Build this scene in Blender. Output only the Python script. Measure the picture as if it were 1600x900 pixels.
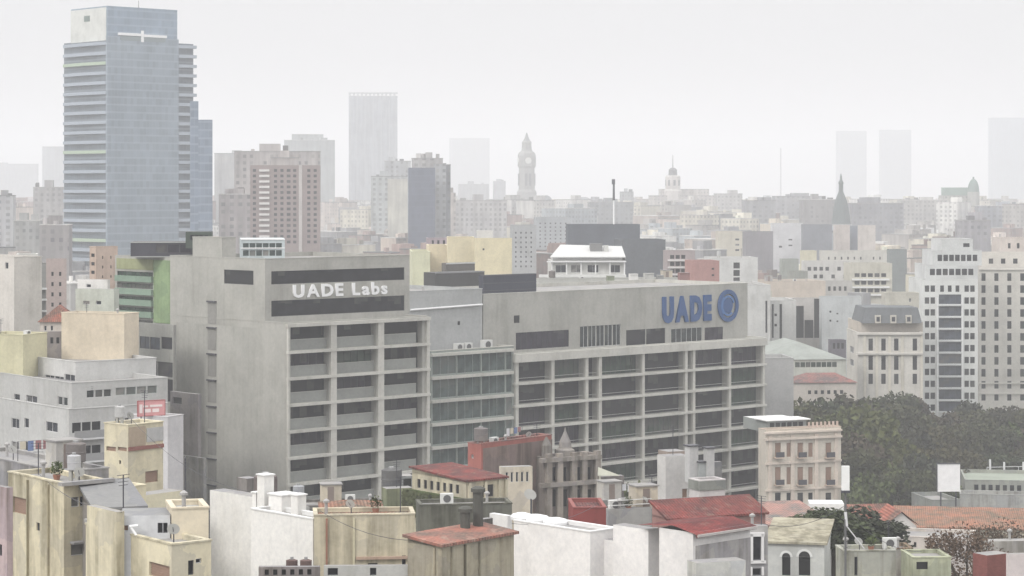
import bpy, math, random
import numpy as np
from mathutils import Vector
R_ = math.radians
random.seed(7)
for _o in list(bpy.data.objects): bpy.data.objects.remove(_o)
S = bpy.context.scene
COL = S.collection

# ------------------------------------------------------------------ camera, sky, sun
CAMH, F, HOR = 66.0, 3600.0, 295.0
cd = bpy.data.cameras.new('camera'); cam = bpy.data.objects.new('camera', cd); COL.objects.link(cam)
cam.location = (0, 0, CAMH); cam.rotation_euler = (R_(90), 0, 0)
cd.sensor_width = 36; cd.lens = 36 * F / 1600; cd.shift_y = -(450 - HOR) / 1600
cd.clip_start = 1; cd.clip_end = 20000
S.camera = cam

W = bpy.data.worlds.new('World'); S.world = W; W.use_nodes = True
nt = W.node_tree; nt.nodes.clear()
SUN_EL, SUN_AZ = 40, 224            # azimuth of the sun, clockwise from +Y
wo = nt.nodes.new('ShaderNodeOutputWorld'); bg = nt.nodes.new('ShaderNodeBackground')
sky = nt.nodes.new('ShaderNodeTexSky'); sky.sky_type = 'NISHITA'; sky.sun_disc = False
sky.sun_elevation = R_(SUN_EL); sky.sun_rotation = R_(SUN_AZ); sky.air_density = 1.2; sky.dust_density = 6
hs = nt.nodes.new('ShaderNodeHueSaturation'); hs.inputs['Saturation'].default_value = .15
nt.links.new(sky.outputs[0], hs.inputs['Color'])
tc = nt.nodes.new('ShaderNodeTexCoord'); sx = nt.nodes.new('ShaderNodeSeparateXYZ')
nt.links.new(tc.outputs['Generated'], sx.inputs[0])
cr = nt.nodes.new('ShaderNodeValToRGB')
cr.color_ramp.elements[0].position = 0.0; cr.color_ramp.elements[0].color = (.345, .338, .342, 1)
cr.color_ramp.elements[1].position = .8; cr.color_ramp.elements[1].color = (1, 1, 1.0, 1)
e = cr.color_ramp.elements.new(.10); e.color = (.395, .394, .398, 1)
e = cr.color_ramp.elements.new(.30); e.color = (.60, .60, .61, 1)
nt.links.new(sx.outputs['Z'], cr.inputs[0])
mul = nt.nodes.new('ShaderNodeVectorMath'); mul.operation = 'SCALE'; mul.inputs['Scale'].default_value = 22.0
nt.links.new(cr.outputs[0], mul.inputs[0])
mx = nt.nodes.new('ShaderNodeMixRGB'); mx.inputs[0].default_value = .88
nt.links.new(hs.outputs[0], mx.inputs[1]); nt.links.new(mul.outputs[0], mx.inputs[2])
nt.links.new(mx.outputs[0], bg.inputs[0]); bg.inputs[1].default_value = .10
nt.links.new(bg.outputs[0], wo.inputs[0])

sd = bpy.data.lights.new('sun', 'SUN'); sd.energy = 1.5; sd.angle = R_(16); sd.color = (1, .97, .93)
sun = bpy.data.objects.new('sun', sd); COL.objects.link(sun)
_d = Vector((math.sin(R_(SUN_AZ)) * math.cos(R_(SUN_EL)), math.cos(R_(SUN_AZ)) * math.cos(R_(SUN_EL)), math.sin(R_(SUN_EL))))
sun.rotation_euler = _d.to_track_quat('Z', 'Y').to_euler(); sun.location = (0, -50, 400)

S.view_settings.view_transform = 'Standard'; S.view_settings.look = 'None'
S.view_settings.exposure = 0.03; S.view_settings.gamma = 1
S.render.engine = 'CYCLES'
S.cycles.use_denoising = True
S.cycles.max_bounces = 4; S.cycles.diffuse_bounces = 2; S.cycles.glossy_bounces = 2
S.cycles.volume_bounces = 2; S.cycles.transparent_max_bounces = 4
S.cycles.use_adaptive_sampling = False

# ------------------------------------------------------------------ materials
MATS = {}
def srgb(r, g, b):
    f = lambda c: ((c / 255) / 12.92) if c / 255 <= .04045 else (((c / 255) + .055) / 1.055) ** 2.4
    return (f(r), f(g), f(b))
def newmat(n):
    m = bpy.data.materials.new(n); m.use_nodes = True
    t = m.node_tree; b = t.nodes['Principled BSDF']
    return m, t, b
def N(t, k, **kw):
    n = t.nodes.new(k)
    for a, v in kw.items(): setattr(n, a, v)
    return n
def noise(t, scale, vec, detail=3, rough=.6):
    n = N(t, 'ShaderNodeTexNoise'); n.inputs['Scale'].default_value = scale
    n.inputs['Detail'].default_value = detail; n.inputs['Roughness'].default_value = rough
    t.links.new(vec, n.inputs['Vector']); return n
def ramp(t, src, a, b, ca=(0, 0, 0, 1), cb=(1, 1, 1, 1)):
    r = N(t, 'ShaderNodeValToRGB'); r.color_ramp.elements[0].position = a; r.color_ramp.elements[1].position = b
    r.color_ramp.elements[0].color = ca; r.color_ramp.elements[1].color = cb
    t.links.new(src, r.inputs[0]); return r
def mixc(t, fac, a, b, blend='MIX'):
    m = N(t, 'ShaderNodeMixRGB', blend_type=blend)
    for i, v in ((0, fac), (1, a), (2, b)):
        if hasattr(v, 'is_linked') or hasattr(v, 'links'): t.links.new(v, m.inputs[i])
        elif isinstance(v, (int, float)): m.inputs[i].default_value = v
        else: m.inputs[i].default_value = (*v[:3], 1)
    return m.outputs[0]
def mp2(t, v):
    n = noise(t, 1.5, v, 2); m = N(t, 'ShaderNodeVectorMath', operation='ADD'); t.links.new(v, m.inputs[0]); t.links.new(n.outputs[0], m.inputs[1]); return m.outputs[0]
def wall(col, dirt=.45, streak=True, rough=.9, brick=False):
    """painted / rendered masonry with rain streaks and patches"""
    key = ('w', tuple(round(c, 3) for c in col), dirt, streak, brick)
    if key in MATS: return MATS[key]
    m, t, b = newmat('plaster'); b.inputs['Roughness'].default_value = rough
    b.inputs['Specular IOR Level'].default_value = .15
    tcn = N(t, 'ShaderNodeTexCoord'); oi = N(t, 'ShaderNodeObjectInfo')
    ad = N(t, 'ShaderNodeVectorMath', operation='ADD'); t.links.new(tcn.outputs['Object'], ad.inputs[0])
    sc = N(t, 'ShaderNodeMath', operation='MULTIPLY'); sc.inputs[1].default_value = 90; t.links.new(oi.outputs['Random'], sc.inputs[0])
    t.links.new(sc.outputs[0], ad.inputs[1])
    mp = N(t, 'ShaderNodeMapping'); mp.inputs['Scale'].default_value = (1, 1, .07); t.links.new(ad.outputs[0], mp.inputs[0])
    n1 = noise(t, .9, mp.outputs[0], 4, .65); n2 = noise(t, .16, ad.outputs[0], 5, .65); n3 = noise(t, 2.4, ad.outputs[0], 4, .7)
    base = tuple(col)
    if dirt >= .55 and not brick:
        vo = N(t, 'ShaderNodeTexVoronoi'); vo.inputs['Scale'].default_value = .55; t.links.new(mp2(t, ad.outputs[0]), vo.inputs['Vector'])
        pt = ramp(t, vo.outputs['Color'], .55, .57); base = mixc(t, pt.outputs[0], tuple(col), tuple(min(.8, c * k_) for c, k_ in zip(col, (.84, .85, .9))))
    dk = tuple(c * (.52 if dirt < .65 else .34) * w for c, w in zip(col, (1.0, .97, .88)))
    c = mixc(t, ramp(t, n2.outputs[0], .42, .72).outputs[0], base, tuple(c * .8 for c in col))
    if brick:
        br = N(t, 'ShaderNodeTexBrick'); br.inputs['Scale'].default_value = 3.2
        br.inputs['Color1'].default_value = (*col, 1); br.inputs['Color2'].default_value = (*[x * .7 for x in col], 1)
        br.inputs['Mortar'].default_value = (*[min(1, x * 1.25 + .03) for x in col], 1)
        xy = N(t, 'ShaderNodeSeparateXYZ'); t.links.new(tcn.outputs['Object'], xy.inputs[0])
        s_ = N(t, 'ShaderNodeMath', operation='ADD'); t.links.new(xy.outputs[0], s_.inputs[0]); t.links.new(xy.outputs[1], s_.inputs[1])
        cb = N(t, 'ShaderNodeCombineXYZ'); t.links.new(s_.outputs[0], cb.inputs[0]); t.links.new(xy.outputs[2], cb.inputs[1])
        t.links.new(cb.outputs[0], br.inputs['Vector']); c = mixc(t, .6, c, br.outputs[0])
    if streak:
        st = mixc(t, 1.0, ramp(t, n1.outputs[0], .47 if dirt < .65 else .42, .72 if dirt < .65 else .60).outputs[0], ramp(t, n2.outputs[0], .35, .6).outputs[0], 'MULTIPLY')
        st = mixc(t, 1.0, st, (dirt,) * 3, 'MULTIPLY')
        c = mixc(t, st, c, dk)
    c = mixc(t, 1.0, c, ramp(t, n3.outputs[0], .25, .75, (.86, .86, .86, 1), (1.06, 1.05, 1.03, 1)).outputs[0], 'MULTIPLY')
    t.links.new(c, b.inputs['Base Color'])
    bp = N(t, 'ShaderNodeBump'); bp.inputs['Strength'].default_value = .25; bp.inputs['Distance'].default_value = .05
    t.links.new(n3.outputs[0], bp.inputs['Height']); t.links.new(bp.outputs[0], b.inputs['Normal'])
    MATS[key] = m; return m
def flat(col, rough=.7, metal=0, var=.15, sc=1.5):
    key = ('f', tuple(round(c, 3) for c in col), rough, metal)
    if key in MATS: return MATS[key]
    m, t, b = newmat('paint'); b.inputs['Roughness'].default_value = rough; b.inputs['Metallic'].default_value = metal
    b.inputs['Specular IOR Level'].default_value = .3
    tcn = N(t, 'ShaderNodeTexCoord'); n = noise(t, sc, tcn.outputs['Object'], 4)
    c = mixc(t, n.outputs[0], tuple(c * (1 - var) for c in col), tuple(min(1, c * (1 + var)) for c in col))
    t.links.new(c, b.inputs['Base Color']); MATS[key] = m; return m
def glass(col=(.025, .028, .035), rough=.25, curt=.25, key2=''):
    key = ('g', col, rough, curt)
    if key in MATS: return MATS[key]
    m, t, b = newmat('window_glass'); b.inputs['Roughness'].default_value = rough
    b.inputs['Specular IOR Level'].default_value = .14
    oi = N(t, 'ShaderNodeObjectInfo'); tcn = N(t, 'ShaderNodeTexCoord')
    n = noise(t, .6, tcn.outputs['Object'], 2)
    lim = ramp(t, oi.outputs['Random'], .72, .95)
    xy = N(t, 'ShaderNodeSeparateXYZ'); t.links.new(tcn.outputs['Object'], xy.inputs[0])
    cell = _m(t, 'ADD', _m(t, 'FLOOR', _m(t, 'DIVIDE', xy.outputs[0], 1.3)), _m(t, 'MULTIPLY', oi.outputs['Random'], 77.7))
    wn = N(t, 'ShaderNodeTexWhiteNoise', noise_dimensions='1D'); t.links.new(cell, wn.inputs['W'])
    bl = _m(t, 'MULTIPLY', _m(t, 'GREATER_THAN', wn.outputs['Value'], .62), _m(t, 'GREATER_THAN', _m(t, 'ADD', xy.outputs[2], _m(t, 'MULTIPLY', wn.outputs['Value'], -4.5)), -1.8))
    bc = mixc(t, wn.outputs['Value'], (col[0] * 3 + .02, col[1] * 3.2 + .025, col[2] * 2.6 + .02), (.16, .16, .14))
    c = mixc(t, _m(t, 'MULTIPLY', bl, .38), (*col,), bc)
    c = mixc(t, lim.outputs[0], c, (curt, curt * .97, curt * .9))
    c = mixc(t, ramp(t, n.outputs[0], .4, .7).outputs[0], c, tuple(x * 1.8 for x in col))
    t.links.new(c, b.inputs['Base Color']); MATS[key] = m; return m
def tiles(col, sc=2.5):
    key = ('t', col)
    if key in MATS: return MATS[key]
    m, t, b = newmat('roof_tiles'); b.inputs['Roughness'].default_value = .85; b.inputs['Specular IOR Level'].default_value = .2
    tcn = N(t, 'ShaderNodeTexCoord'); n = noise(t, .35, tcn.outputs['Object'], 5, .7); n2 = noise(t, 3, tcn.outputs['Object'], 3)
    wv = N(t, 'ShaderNodeTexWave'); wv.inputs['Scale'].default_value = 1.1; wv.inputs['Distortion'].default_value = .6
    t.links.new(tcn.outputs['Object'], wv.inputs['Vector'])
    c = mixc(t, ramp(t, n.outputs[0], .38, .62).outputs[0], col, (col[0] * .42, col[1] * .75, col[2] * .85)); n4 = noise(t, 1.1, tcn.outputs['Object'], 4, .7)
    c = mixc(t, ramp(t, n4.outputs[0], .55, .68).outputs[0], c, (col[0] * .9, col[0] * .62, col[0] * .5))
    c = mixc(t, 1, c, ramp(t, n2.outputs[0], .3, .7, (.75, .75, .75, 1), (1.15, 1.12, 1.1, 1)).outputs[0], 'MULTIPLY')
    c = mixc(t, .35, c, mixc(t, 1, c, wv.outputs[0], 'MULTIPLY'))
    t.links.new(c, b.inputs['Base Color'])
    bp = N(t, 'ShaderNodeBump'); bp.inputs['Strength'].default_value = .6; bp.inputs['Distance'].default_value = .1
    t.links.new(wv.outputs[0], bp.inputs['Height']); t.links.new(bp.outputs[0], b.inputs['Normal'])
    MATS[key] = m; return m
def citywall(windowed, far=False):
    """wall of a far block: colour from the object, rows of small windows set in real metres"""
    key = ('c', windowed, far)
    if key in MATS: return MATS[key]
    m, t, b = newmat('far_plaster'); b.inputs['Roughness'].default_value = .9; b.inputs['Specular IOR Level'].default_value = .1
    oi = N(t, 'ShaderNodeObjectInfo'); tcn = N(t, 'ShaderNodeTexCoord')
    ad = N(t, 'ShaderNodeVectorMath', operation='ADD'); t.links.new(tcn.outputs['Object'], ad.inputs[0])
    sc = N(t, 'ShaderNodeMath', operation='MULTIPLY'); sc.inputs[1].default_value = 90; t.links.new(oi.outputs['Random'], sc.inputs[0])
    t.links.new(sc.outputs[0], ad.inputs[1])
    mp = N(t, 'ShaderNodeMapping'); mp.inputs['Scale'].default_value = (1, 1, .1); t.links.new(ad.outputs[0], mp.inputs[0])
    n1 = noise(t, .35, mp.outputs[0], 3); n2 = noise(t, .12, ad.outputs[0], 4)
    if far:
        at = N(t, 'ShaderNodeAttribute', attribute_name='Col'); basec = at.outputs['Color']
    else: basec = oi.outputs['Color']
    c = mixc(t, 1, basec, ramp(t, n1.outputs[0], .35, .75, (1.05, 1.05, 1.05, 1), (.68, .67, .66, 1)).outputs[0], 'MULTIPLY')
    c = mixc(t, 1, c, ramp(t, n2.outputs[0], .35, .7, (1.05, 1.05, 1.03, 1), (.8, .8, .82, 1)).outputs[0], 'MULTIPLY')
    if windowed:
        xy = N(t, 'ShaderNodeSeparateXYZ'); t.links.new(tcn.outputs['Object'], xy.inputs[0])
        M = lambda op, a, bb=None: _m(t, op, a, bb)
        s = M('ADD', xy.outputs[0], xy.outputs[1]); z = xy.outputs[2]
        pw = M('ADD', M('MULTIPLY', oi.outputs['Random'], 1.6), 2.6)
        u = M('DIVIDE', s, pw); v = M('DIVIDE', z, 3.05)
        uf = M('FRACT', u); vf = M('FRACT', v)
        wl = M('MULTIPLY', M('GREATER_THAN', uf, .28), M('LESS_THAN', uf, .74))
        vl = M('MULTIPLY', M('GREATER_THAN', vf, .30), M('LESS_THAN', vf, .80))
        w = M('MULTIPLY', wl, vl)
        cb = N(t, 'ShaderNodeCombineXYZ'); t.links.new(M('FLOOR', u), cb.inputs[0]); t.links.new(M('FLOOR', v), cb.inputs[1])
        wn = N(t, 'ShaderNodeTexWhiteNoise'); t.links.new(cb.outputs[0], wn.inputs['Vector'])
        w = M('MULTIPLY', w, M('LESS_THAN', wn.outputs['Value'], .86))
        wc = mixc(t, wn.outputs['Value'], (.05, .055, .065), (.3, .29, .27))
        c = mixc(t, _m(t, 'MULTIPLY', w, .6), c, wc)
    t.links.new(c, b.inputs['Base Color']); MATS[key] = m; return m
def _m(t, op, a, b=None):
    n = N(t, 'ShaderNodeMath', operation=op)
    for i, v in ((0, a), (1, b)):
        if v is None: continue
        if isinstance(v, (int, float)): n.inputs[i].default_value = v
        else: t.links.new(v, n.inputs[i])
    return n.outputs[0]

ROOFM = lambda: wall((.33, .32, .31), .7, False)
ROOFD = lambda: wall((.16, .16, .16), .7, False)
COPE = lambda: wall((.55, .54, .52), .6, True)
FRAME = lambda: flat((.6, .6, .6), .5)
DARKMET = lambda: flat((.06, .06, .07), .5)

# ------------------------------------------------------------------ mesh helpers
class MB:
    def __init__(s): s.v = []; s.f = []; s.mi = []
    def quad(s, *p, m=0):
        i = len(s.v); s.v += [tuple(q) for q in p]; s.f.append(tuple(range(i, i + len(p)))); s.mi.append(m)
    def box(s, x0, x1, y0, y1, z0, z1, m=0, bottom=True, top=True):
        i = len(s.v)
        s.v += [(x0, y0, z0), (x1, y0, z0), (x1, y1, z0), (x0, y1, z0), (x0, y0, z1), (x1, y0, z1), (x1, y1, z1), (x0, y1, z1)]
        fs = [(0, 1, 5, 4), (1, 2, 6, 5), (2, 3, 7, 6), (3, 0, 4, 7)]
        if bottom: fs.append((0, 3, 2, 1))
        if top: fs.append((4, 5, 6, 7))
        for f in fs: s.f.append(tuple(i + k for k in f)); s.mi.append(m)
    def lathe(s, prof, n=16, cx=0, cy=0, m=0, rot=0):
        i = len(s.v)
        for r, z in prof:
            for k in range(n):
                a = 2 * math.pi * k / n + rot; s.v.append((cx + r * math.cos(a), cy + r * math.sin(a), z))
        for j in range(len(prof) - 1):
            for k in range(n):
                k2 = (k + 1) % n
                s.f.append((i + j * n + k, i + j * n + k2, i + (j + 1) * n + k2, i + (j + 1) * n + k)); s.mi.append(m)
        s.f.append(tuple(i + k for k in range(n))[::-1]); s.mi.append(m)
        s.f.append(tuple(i + (len(prof) - 1) * n + k for k in range(n))); s.mi.append(m)
    def bar(s, a, b, r, m=0, n=6, r2=None):
        a = Vector(a); b = Vector(b); d = (b - a).normalized(); r2 = r if r2 is None else r2
        up = Vector((0, 0, 1)) if abs(d.z) < .9 else Vector((1, 0, 0))
        p = d.cross(up).normalized(); q = d.cross(p); i = len(s.v)
        for c, rr in ((a, r), (b, r2)):
            for k in range(n):
                an = 2 * math.pi * k / n; s.v.append(tuple(c + (p * math.cos(an) + q * math.sin(an)) * rr))
        for k in range(n):
            k2 = (k + 1) % n; s.f.append((i + k, i + k2, i + n + k2, i + n + k)); s.mi.append(m)
        s.f.append(tuple(i + k for k in range(n))); s.mi.append(m); s.f.append(tuple(i + n + k for k in range(n))); s.mi.append(m)
    def mesh(s, name, mats):
        me = bpy.data.meshes.new(name); me.from_pydata(s.v, [], s.f)
        for m in (mats if isinstance(mats, (list, tuple)) else [mats]): me.materials.append(m)
        if any(s.mi): me.polygons.foreach_set('material_index', s.mi)
        me.update(); return me
    def build(s, name, mats, parent=None, loc=None, rz=0):
        return link(name, s.mesh(name, mats), parent, loc, rz)
def link(name, me, parent=None, loc=None, rz=0):
    o = bpy.data.objects.new(name, me); COL.objects.link(o)
    if parent: o.parent = parent
    if loc is not None: o.location = loc
    if rz: o.rotation_euler = (0, 0, rz)
    return o
USED = {}
def tag(o, label, cat, group=None):
    o['label'] = label; o['category'] = cat; o['kind'] = 'thing'
    if group: o['group'] = group
    USED[label] = USED.get(label, 0) + 1
    return o
def empty(name, loc, rz, label, cat, group=None):
    o = bpy.data.objects.new(name, None); COL.objects.link(o); o.location = loc; o.rotation_euler = (0, 0, rz)
    o.empty_display_size = .5
    return tag(o, label, cat, group)
def P(px, py, Y): return Vector(((px - 800) * Y / F, Y, CAMH - (py - HOR) * Y / F))

WMESH = {}
def window_mesh(w, h, kind):
    """a window standing in its opening: local x = across, y = into the wall, z = up"""
    w = round(w, 1); h = round(h, 1); key = (w, h, kind)
    if key in WMESH: return WMESH[key]
    mb = MB(); fr = .05 if kind != 'curtain' else .04
    nm = 1 if kind == 'plain' else max(1, round(w / (1.3 if kind != 'curtain' else 1.5)))
    mb.box(0, w, .16, .19, 0, h, 0)
    if kind not in ('shutter', 'void'):
        for k in range(nm + 1):
            x = min(w - fr, max(0, k * w / nm - fr / 2)); mb.box(x, x + fr, .10, .158, 0, h, 1)
        for z in (0, h - fr): mb.box(fr, w - fr, .105, .157, z, z + fr, 1)
    else:
        n = int(h / .12)
        if kind == 'shutter':
            for k in range(n): mb.box(0, w, .13, .158, k * h / n, k * h / n + .07, 0)
    g = {'glass': glass(), 'tint': glass((.03, .036, .036), .2, .12), 'purple': glass((.022, .019, .028), .2, .08), 'blue': glass((.035, .042, .055), .2, .12),
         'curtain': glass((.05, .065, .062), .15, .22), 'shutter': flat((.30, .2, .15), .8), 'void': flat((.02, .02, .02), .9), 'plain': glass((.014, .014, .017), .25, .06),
         'green': glass((.025, .042, .03), .2, .1)}[kind]
    f = {'curtain': flat((.34, .38, .36), .5), 'plain': DARKMET(), 'purple': DARKMET(), 'blue': DARKMET(), 'green': DARKMET()}.get(kind, FRAME())
    me = mb.mesh('window', [g, f]); WMESH[key] = me; return me

GRID = 43
REG = []      # footprints, for infill
def fy(Y): return Y if Y < 540 else 540 + (Y - 540) * 1.85
class Bld:
    def __init__(s, name, label, cat, xl, xc, xr, yt, Y, col, rot=GRID, base=0., yb=None, D=None, W=None, group=None, roof='flat',
                 roofm=None, mat=None, parapet=True, dirt=.45, cope=None, ztop=None, brick=False, reg=True, kind='building'):
        s.rot = R_(rot); s.u = Vector((math.cos(s.rot), math.sin(s.rot))); s.v = Vector((-math.sin(s.rot), math.cos(s.rot)))
        Y = fy(Y); s.Y = Y; s.C = P(xc, yt, Y); s.cx, s.cy = s.C.x, s.C.y
        s.ztop = s.C.z if ztop is None else ztop
        if yb is not None: base = P(xc, yb, Y).z
        s.base = base; s.H = s.ztop - base
        s.W = W if W is not None else (s.t(xr, s.u) if xr > xc + .5 else 12)
        s.D = D if D is not None else (s.t(xl, s.v) if xl < xc - .5 else 14)
        if D is None and Y < 262 and abs(rot) < 30 and not (xl < xc - 15): s.D = min(s.D, 5)
        s.W = max(.4, min(s.W, 150)); s.D = max(.4, min(s.D, 150))
        s.e = empty(name, (s.cx, s.cy, base), s.rot, label, cat, group); s.label = label
        s.ops = {'R': [], 'L': []}; s.col = col; s.mat = mat or wall(col, dirt, brick=brick)
        s.roofkind = roof; s.roofm = roofm; s.parapet = parapet; s.cope = cope; s.done = False
        if reg: REG.append((s.cx + s.u.x * s.W / 2 + s.v.x * s.D / 2, s.cy + s.u.y * s.W / 2 + s.v.y * s.D / 2, math.hypot(s.W, s.D) / 2))
        s.wallname = 'wall'
    def t(s, px, d):
        k = (px - 800) / F
        return (k * s.cy - s.cx) / (d.x - k * d.y)
    def sp(s, face, px): return s.t(px, s.u if face == 'R' else s.v)
    def zp(s, face, px, py):
        d = s.u if face == 'R' else s.v; q = s.sp(face, px)
        return CAMH - (py - HOR) * (s.cy + q * d.y) / F - s.base
    def loc(s, face, px, inset):
        """local x, y of the point seen at px, set back from the face"""
        a, b = (s.u, s.v) if face == 'R' else (s.v, s.u)
        ox, oy = s.cx + b.x * inset, s.cy + b.y * inset; k = (px - 800) / F
        q = (k * oy - ox) / (a.x - k * a.y)
        return (q, inset) if face == 'R' else (inset, q)
    def op(s, face, s0, s1, z0, z1, kind='glass', part='window'):
        L = s.W if face == 'R' else s.D
        s0, s1 = sorted((s0, s1)); z0, z1 = sorted((z0, z1))
        s0 = max(.15, s0); s1 = min(L - .15, s1); z0 = max(.1, z0); z1 = min(s.H - .15, z1)
        if s1 - s0 < .25 or z1 - z0 < .25: return
        for o in s.ops[face]:
            if s0 < o[1] + .02 and s1 > o[0] - .02 and z0 < o[3] + .02 and z1 > o[2] - .02: return
        s.ops[face].append((s0, s1, z0, z1, kind, part))
    def win(s, face, px0, px1, py0, py1, nx=1, nz=1, fw=1., fh=1., kind='glass', skip=0.):
        a, b = sorted((s.sp(face, px0), s.sp(face, px1)))
        zt, zb = s.zp(face, px0, py0), s.zp(face, px0, py1)
        cw = (b - a) / nx; ch = (zt - zb) / nz
        for i in range(nx):
            for j in range(nz):
                if skip and random.random() < skip: continue
                x = a + i * cw + cw * (1 - fw) / 2; z = zb + j * ch + ch * (1 - fh) / 2
                s.op(face, x, x + cw * fw, z, z + ch * fh, kind)
    def part(s, name, x0, x1, y0, y1, z0, z1, mat):
        mb = MB(); mb.box(x0, x1, y0, y1, z0, z1); return mb.build(name, mat, s.e)
    def band(s, face, z, h=.25, out=.15, name='cornice', mat=None, s0=None, s1=None):
        mat = mat or s.mat; L = s.W if face == 'R' else s.D
        s0 = -out if s0 is None else s0; s1 = L if s1 is None else s1
        if face == 'R': return s.part(name, s0, s1, -out, .02, z, z + h, mat)
        return s.part(name, -out, .02, max(s0, 0.03), s1, z, z + h, mat)
    def wallface(s, mb, face):
        ops = s.ops[face]; L = s.W if face == 'R' else s.D
        T = (lambda q, dep, z: (q, dep, z)) if face == 'R' else (lambda q, dep, z: (dep, q, z))
        xs = sorted({0, L} | {round(o[0], 3) for o in ops} | {round(o[1], 3) for o in ops})
        zs = sorted({0, s.H} | {round(o[2], 3) for o in ops} | {round(o[3], 3) for o in ops})
        for j in range(len(zs) - 1):
            zc = (zs[j] + zs[j + 1]) / 2; act = [o for o in ops if o[2] < zc < o[3]]
            run = None
            for i in range(len(xs) - 1):
                xc = (xs[i] + xs[i + 1]) / 2; hole = any(o[0] < xc < o[1] for o in act)
                if not hole:
                    run = (run[0], xs[i + 1]) if run else (xs[i], xs[i + 1])
                if (hole or i == len(xs) - 2) and run:
                    mb.quad(T(run[0], 0, zs[j]), T(run[1], 0, zs[j]), T(run[1], 0, zs[j + 1]), T(run[0], 0, zs[j + 1])); run = None
        d = .2
        for (a, b, z0, z1, k, p) in ops:
            mb.quad(T(a, 0, z0), T(b, 0, z0), T(b, d, z0), T(a, d, z0)); mb.quad(T(a, 0, z1), T(b, 0, z1), T(b, d, z1), T(a, d, z1))
            mb.quad(T(a, 0, z0), T(a, 0, z1), T(a, d, z1), T(a, d, z0)); mb.quad(T(b, 0, z0), T(b, 0, z1), T(b, d, z1), T(b, d, z0))
            me = window_mesh(b - a, z1 - z0, k); w = round(b - a, 1); h = round(z1 - z0, 1)
            if face == 'R': o = link(p, me, s.e, (a, 0, z0))
            else: o = link(p, me, s.e, (0, b, z0), -math.pi / 2)
            o.scale = ((b - a) / max(w, .1), 1, (z1 - z0) / max(h, .1))
    def finish(s):
        mb = MB(); s.wallface(mb, 'R'); s.wallface(mb, 'L')
        W_, D_, H_ = s.W, s.D, s.H
        mb.quad((W_, 0, 0), (W_, D_, 0), (W_, D_, H_), (W_, 0, H_)); mb.quad((0, D_, 0), (W_, D_, 0), (W_, D_, H_), (0, D_, H_))
        if s.base > 1: mb.quad((0, 0, 0), (W_, 0, 0), (W_, D_, 0), (0, D_, 0))
        s.wallobj = mb.build(s.wallname, s.mat, s.e)
        if s.roofkind == 'flat':
            rz = H_ - ((.55 if s.cy > 262 else .22) if s.parapet and min(W_, D_) > 2 else .01)
            r = MB(); r.quad((.01, .01, rz), (W_ - .01, .01, rz), (W_ - .01, D_ - .01, rz), (.01, D_ - .01, rz)); r.build('roof', s.roofm or ROOFM(), s.e)
            s.roofz = rz
            if s.parapet and min(W_, D_) > 2:
                q = MB(); o, i, h = .05, .26, .1
                q.box(-o, W_ + o, -o, i, H_ - .001, H_ + h); q.box(-o, W_ + o, D_ - i, D_ + o, H_ - .001, H_ + h)
                q.box(-o, i, i, D_ - i, H_ - .001, H_ + h); q.box(W_ - i, W_ + o, i, D_ - i, H_ - .001, H_ + h)
                # inner faces of the parapet
                q.box(.2, W_ - .2, .2, .24, rz, H_); q.box(.2, .24, .24, D_ - .24, rz, H_); q.box(.24, W_ - .2, D_ - .24, D_ - .2, rz, H_); q.box(W_ - .24, W_ - .2, .24, D_ - .24, rz, H_)
                q.build('parapet', s.cope or s.mat, s.e)
        elif s.roofkind in ('gable', 'gabley', 'hip'):
            rise = s.roofrise if hasattr(s, 'roofrise') else 2.2; o = .35; r = MB(); x0, x1, y0, y1, z0, z1 = -o, W_ + o, -o, D_ + o, H_ - .02, H_ + rise
            if s.roofkind == 'gable':
                ym = D_ / 2; a = ((x0, y0, z0), (x1, y0, z0), (x1, y1, z0), (x0, y1, z0)); p, q = (x0, ym, z1), (x1, ym, z1)
                r.quad(a[0], a[1], q, p); r.quad(a[3], a[2], q, p); [(g.quad((x_, 0, z0), (x_, D_, z0), (x_, ym, z1 - .15)), g.build('gable_wall', s.mat, s.e)) for x_ in (0, W_) for g in [MB()]]
            elif s.roofkind == 'gabley':
                xm = W_ / 2; p, q = (xm, y0, z1), (xm, y1, z1)
                r.quad((x0, y0, z0), (x0, y1, z0), q, p); r.quad((x1, y0, z0), (x1, y1, z0), q, p); [(g.quad((0, y_, z0), (W_, y_, z0), (xm, y_, z1 - .15)), g.build('gable_wall', s.mat, s.e)) for y_ in (0, D_) for g in [MB()]]
            else:
                ins = min(W_, D_) * .42
                if W_ > D_: p, q = (ins, D_ / 2, z1), (W_ - ins, D_ / 2, z1); r.quad((x0, y0, z0), (x1, y0, z0), q, p); r.quad((x0, y1, z0), (x1, y1, z0), q, p); r.quad((x0, y0, z0), (x0, y1, z0), p); r.quad((x1, y0, z0), (x1, y1, z0), q)
                else: p, q = (W_ / 2, ins, z1), (W_ / 2, D_ - ins, z1); r.quad((x0, y0, z0), (x0, y1, z0), q, p); r.quad((x1, y0, z0), (x1, y1, z0), q, p); r.quad((x0, y0, z0), (x1, y0, z0), p); r.quad((x0, y1, z0), (x1, y1, z0), q)
            r.build('roof', s.roofm or tiles((.36, .13, .09)), s.e); s.roofz = H_
        elif s.roofkind == 'slope':
            r = MB(); rise = getattr(s, 'roofrise', 1.2); o = .25
            top = [(-o, -o, H_), (W_ + o, -o, H_), (W_ + o, D_ + o, H_ + rise), (-o, D_ + o, H_ + rise)]; lo = [(a, b, c - .18) for a, b, c in top]
            r.quad(*top); r.quad(*lo)
            for i in range(4): r.quad(lo[i], lo[(i + 1) % 4], top[(i + 1) % 4], top[i])
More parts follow.
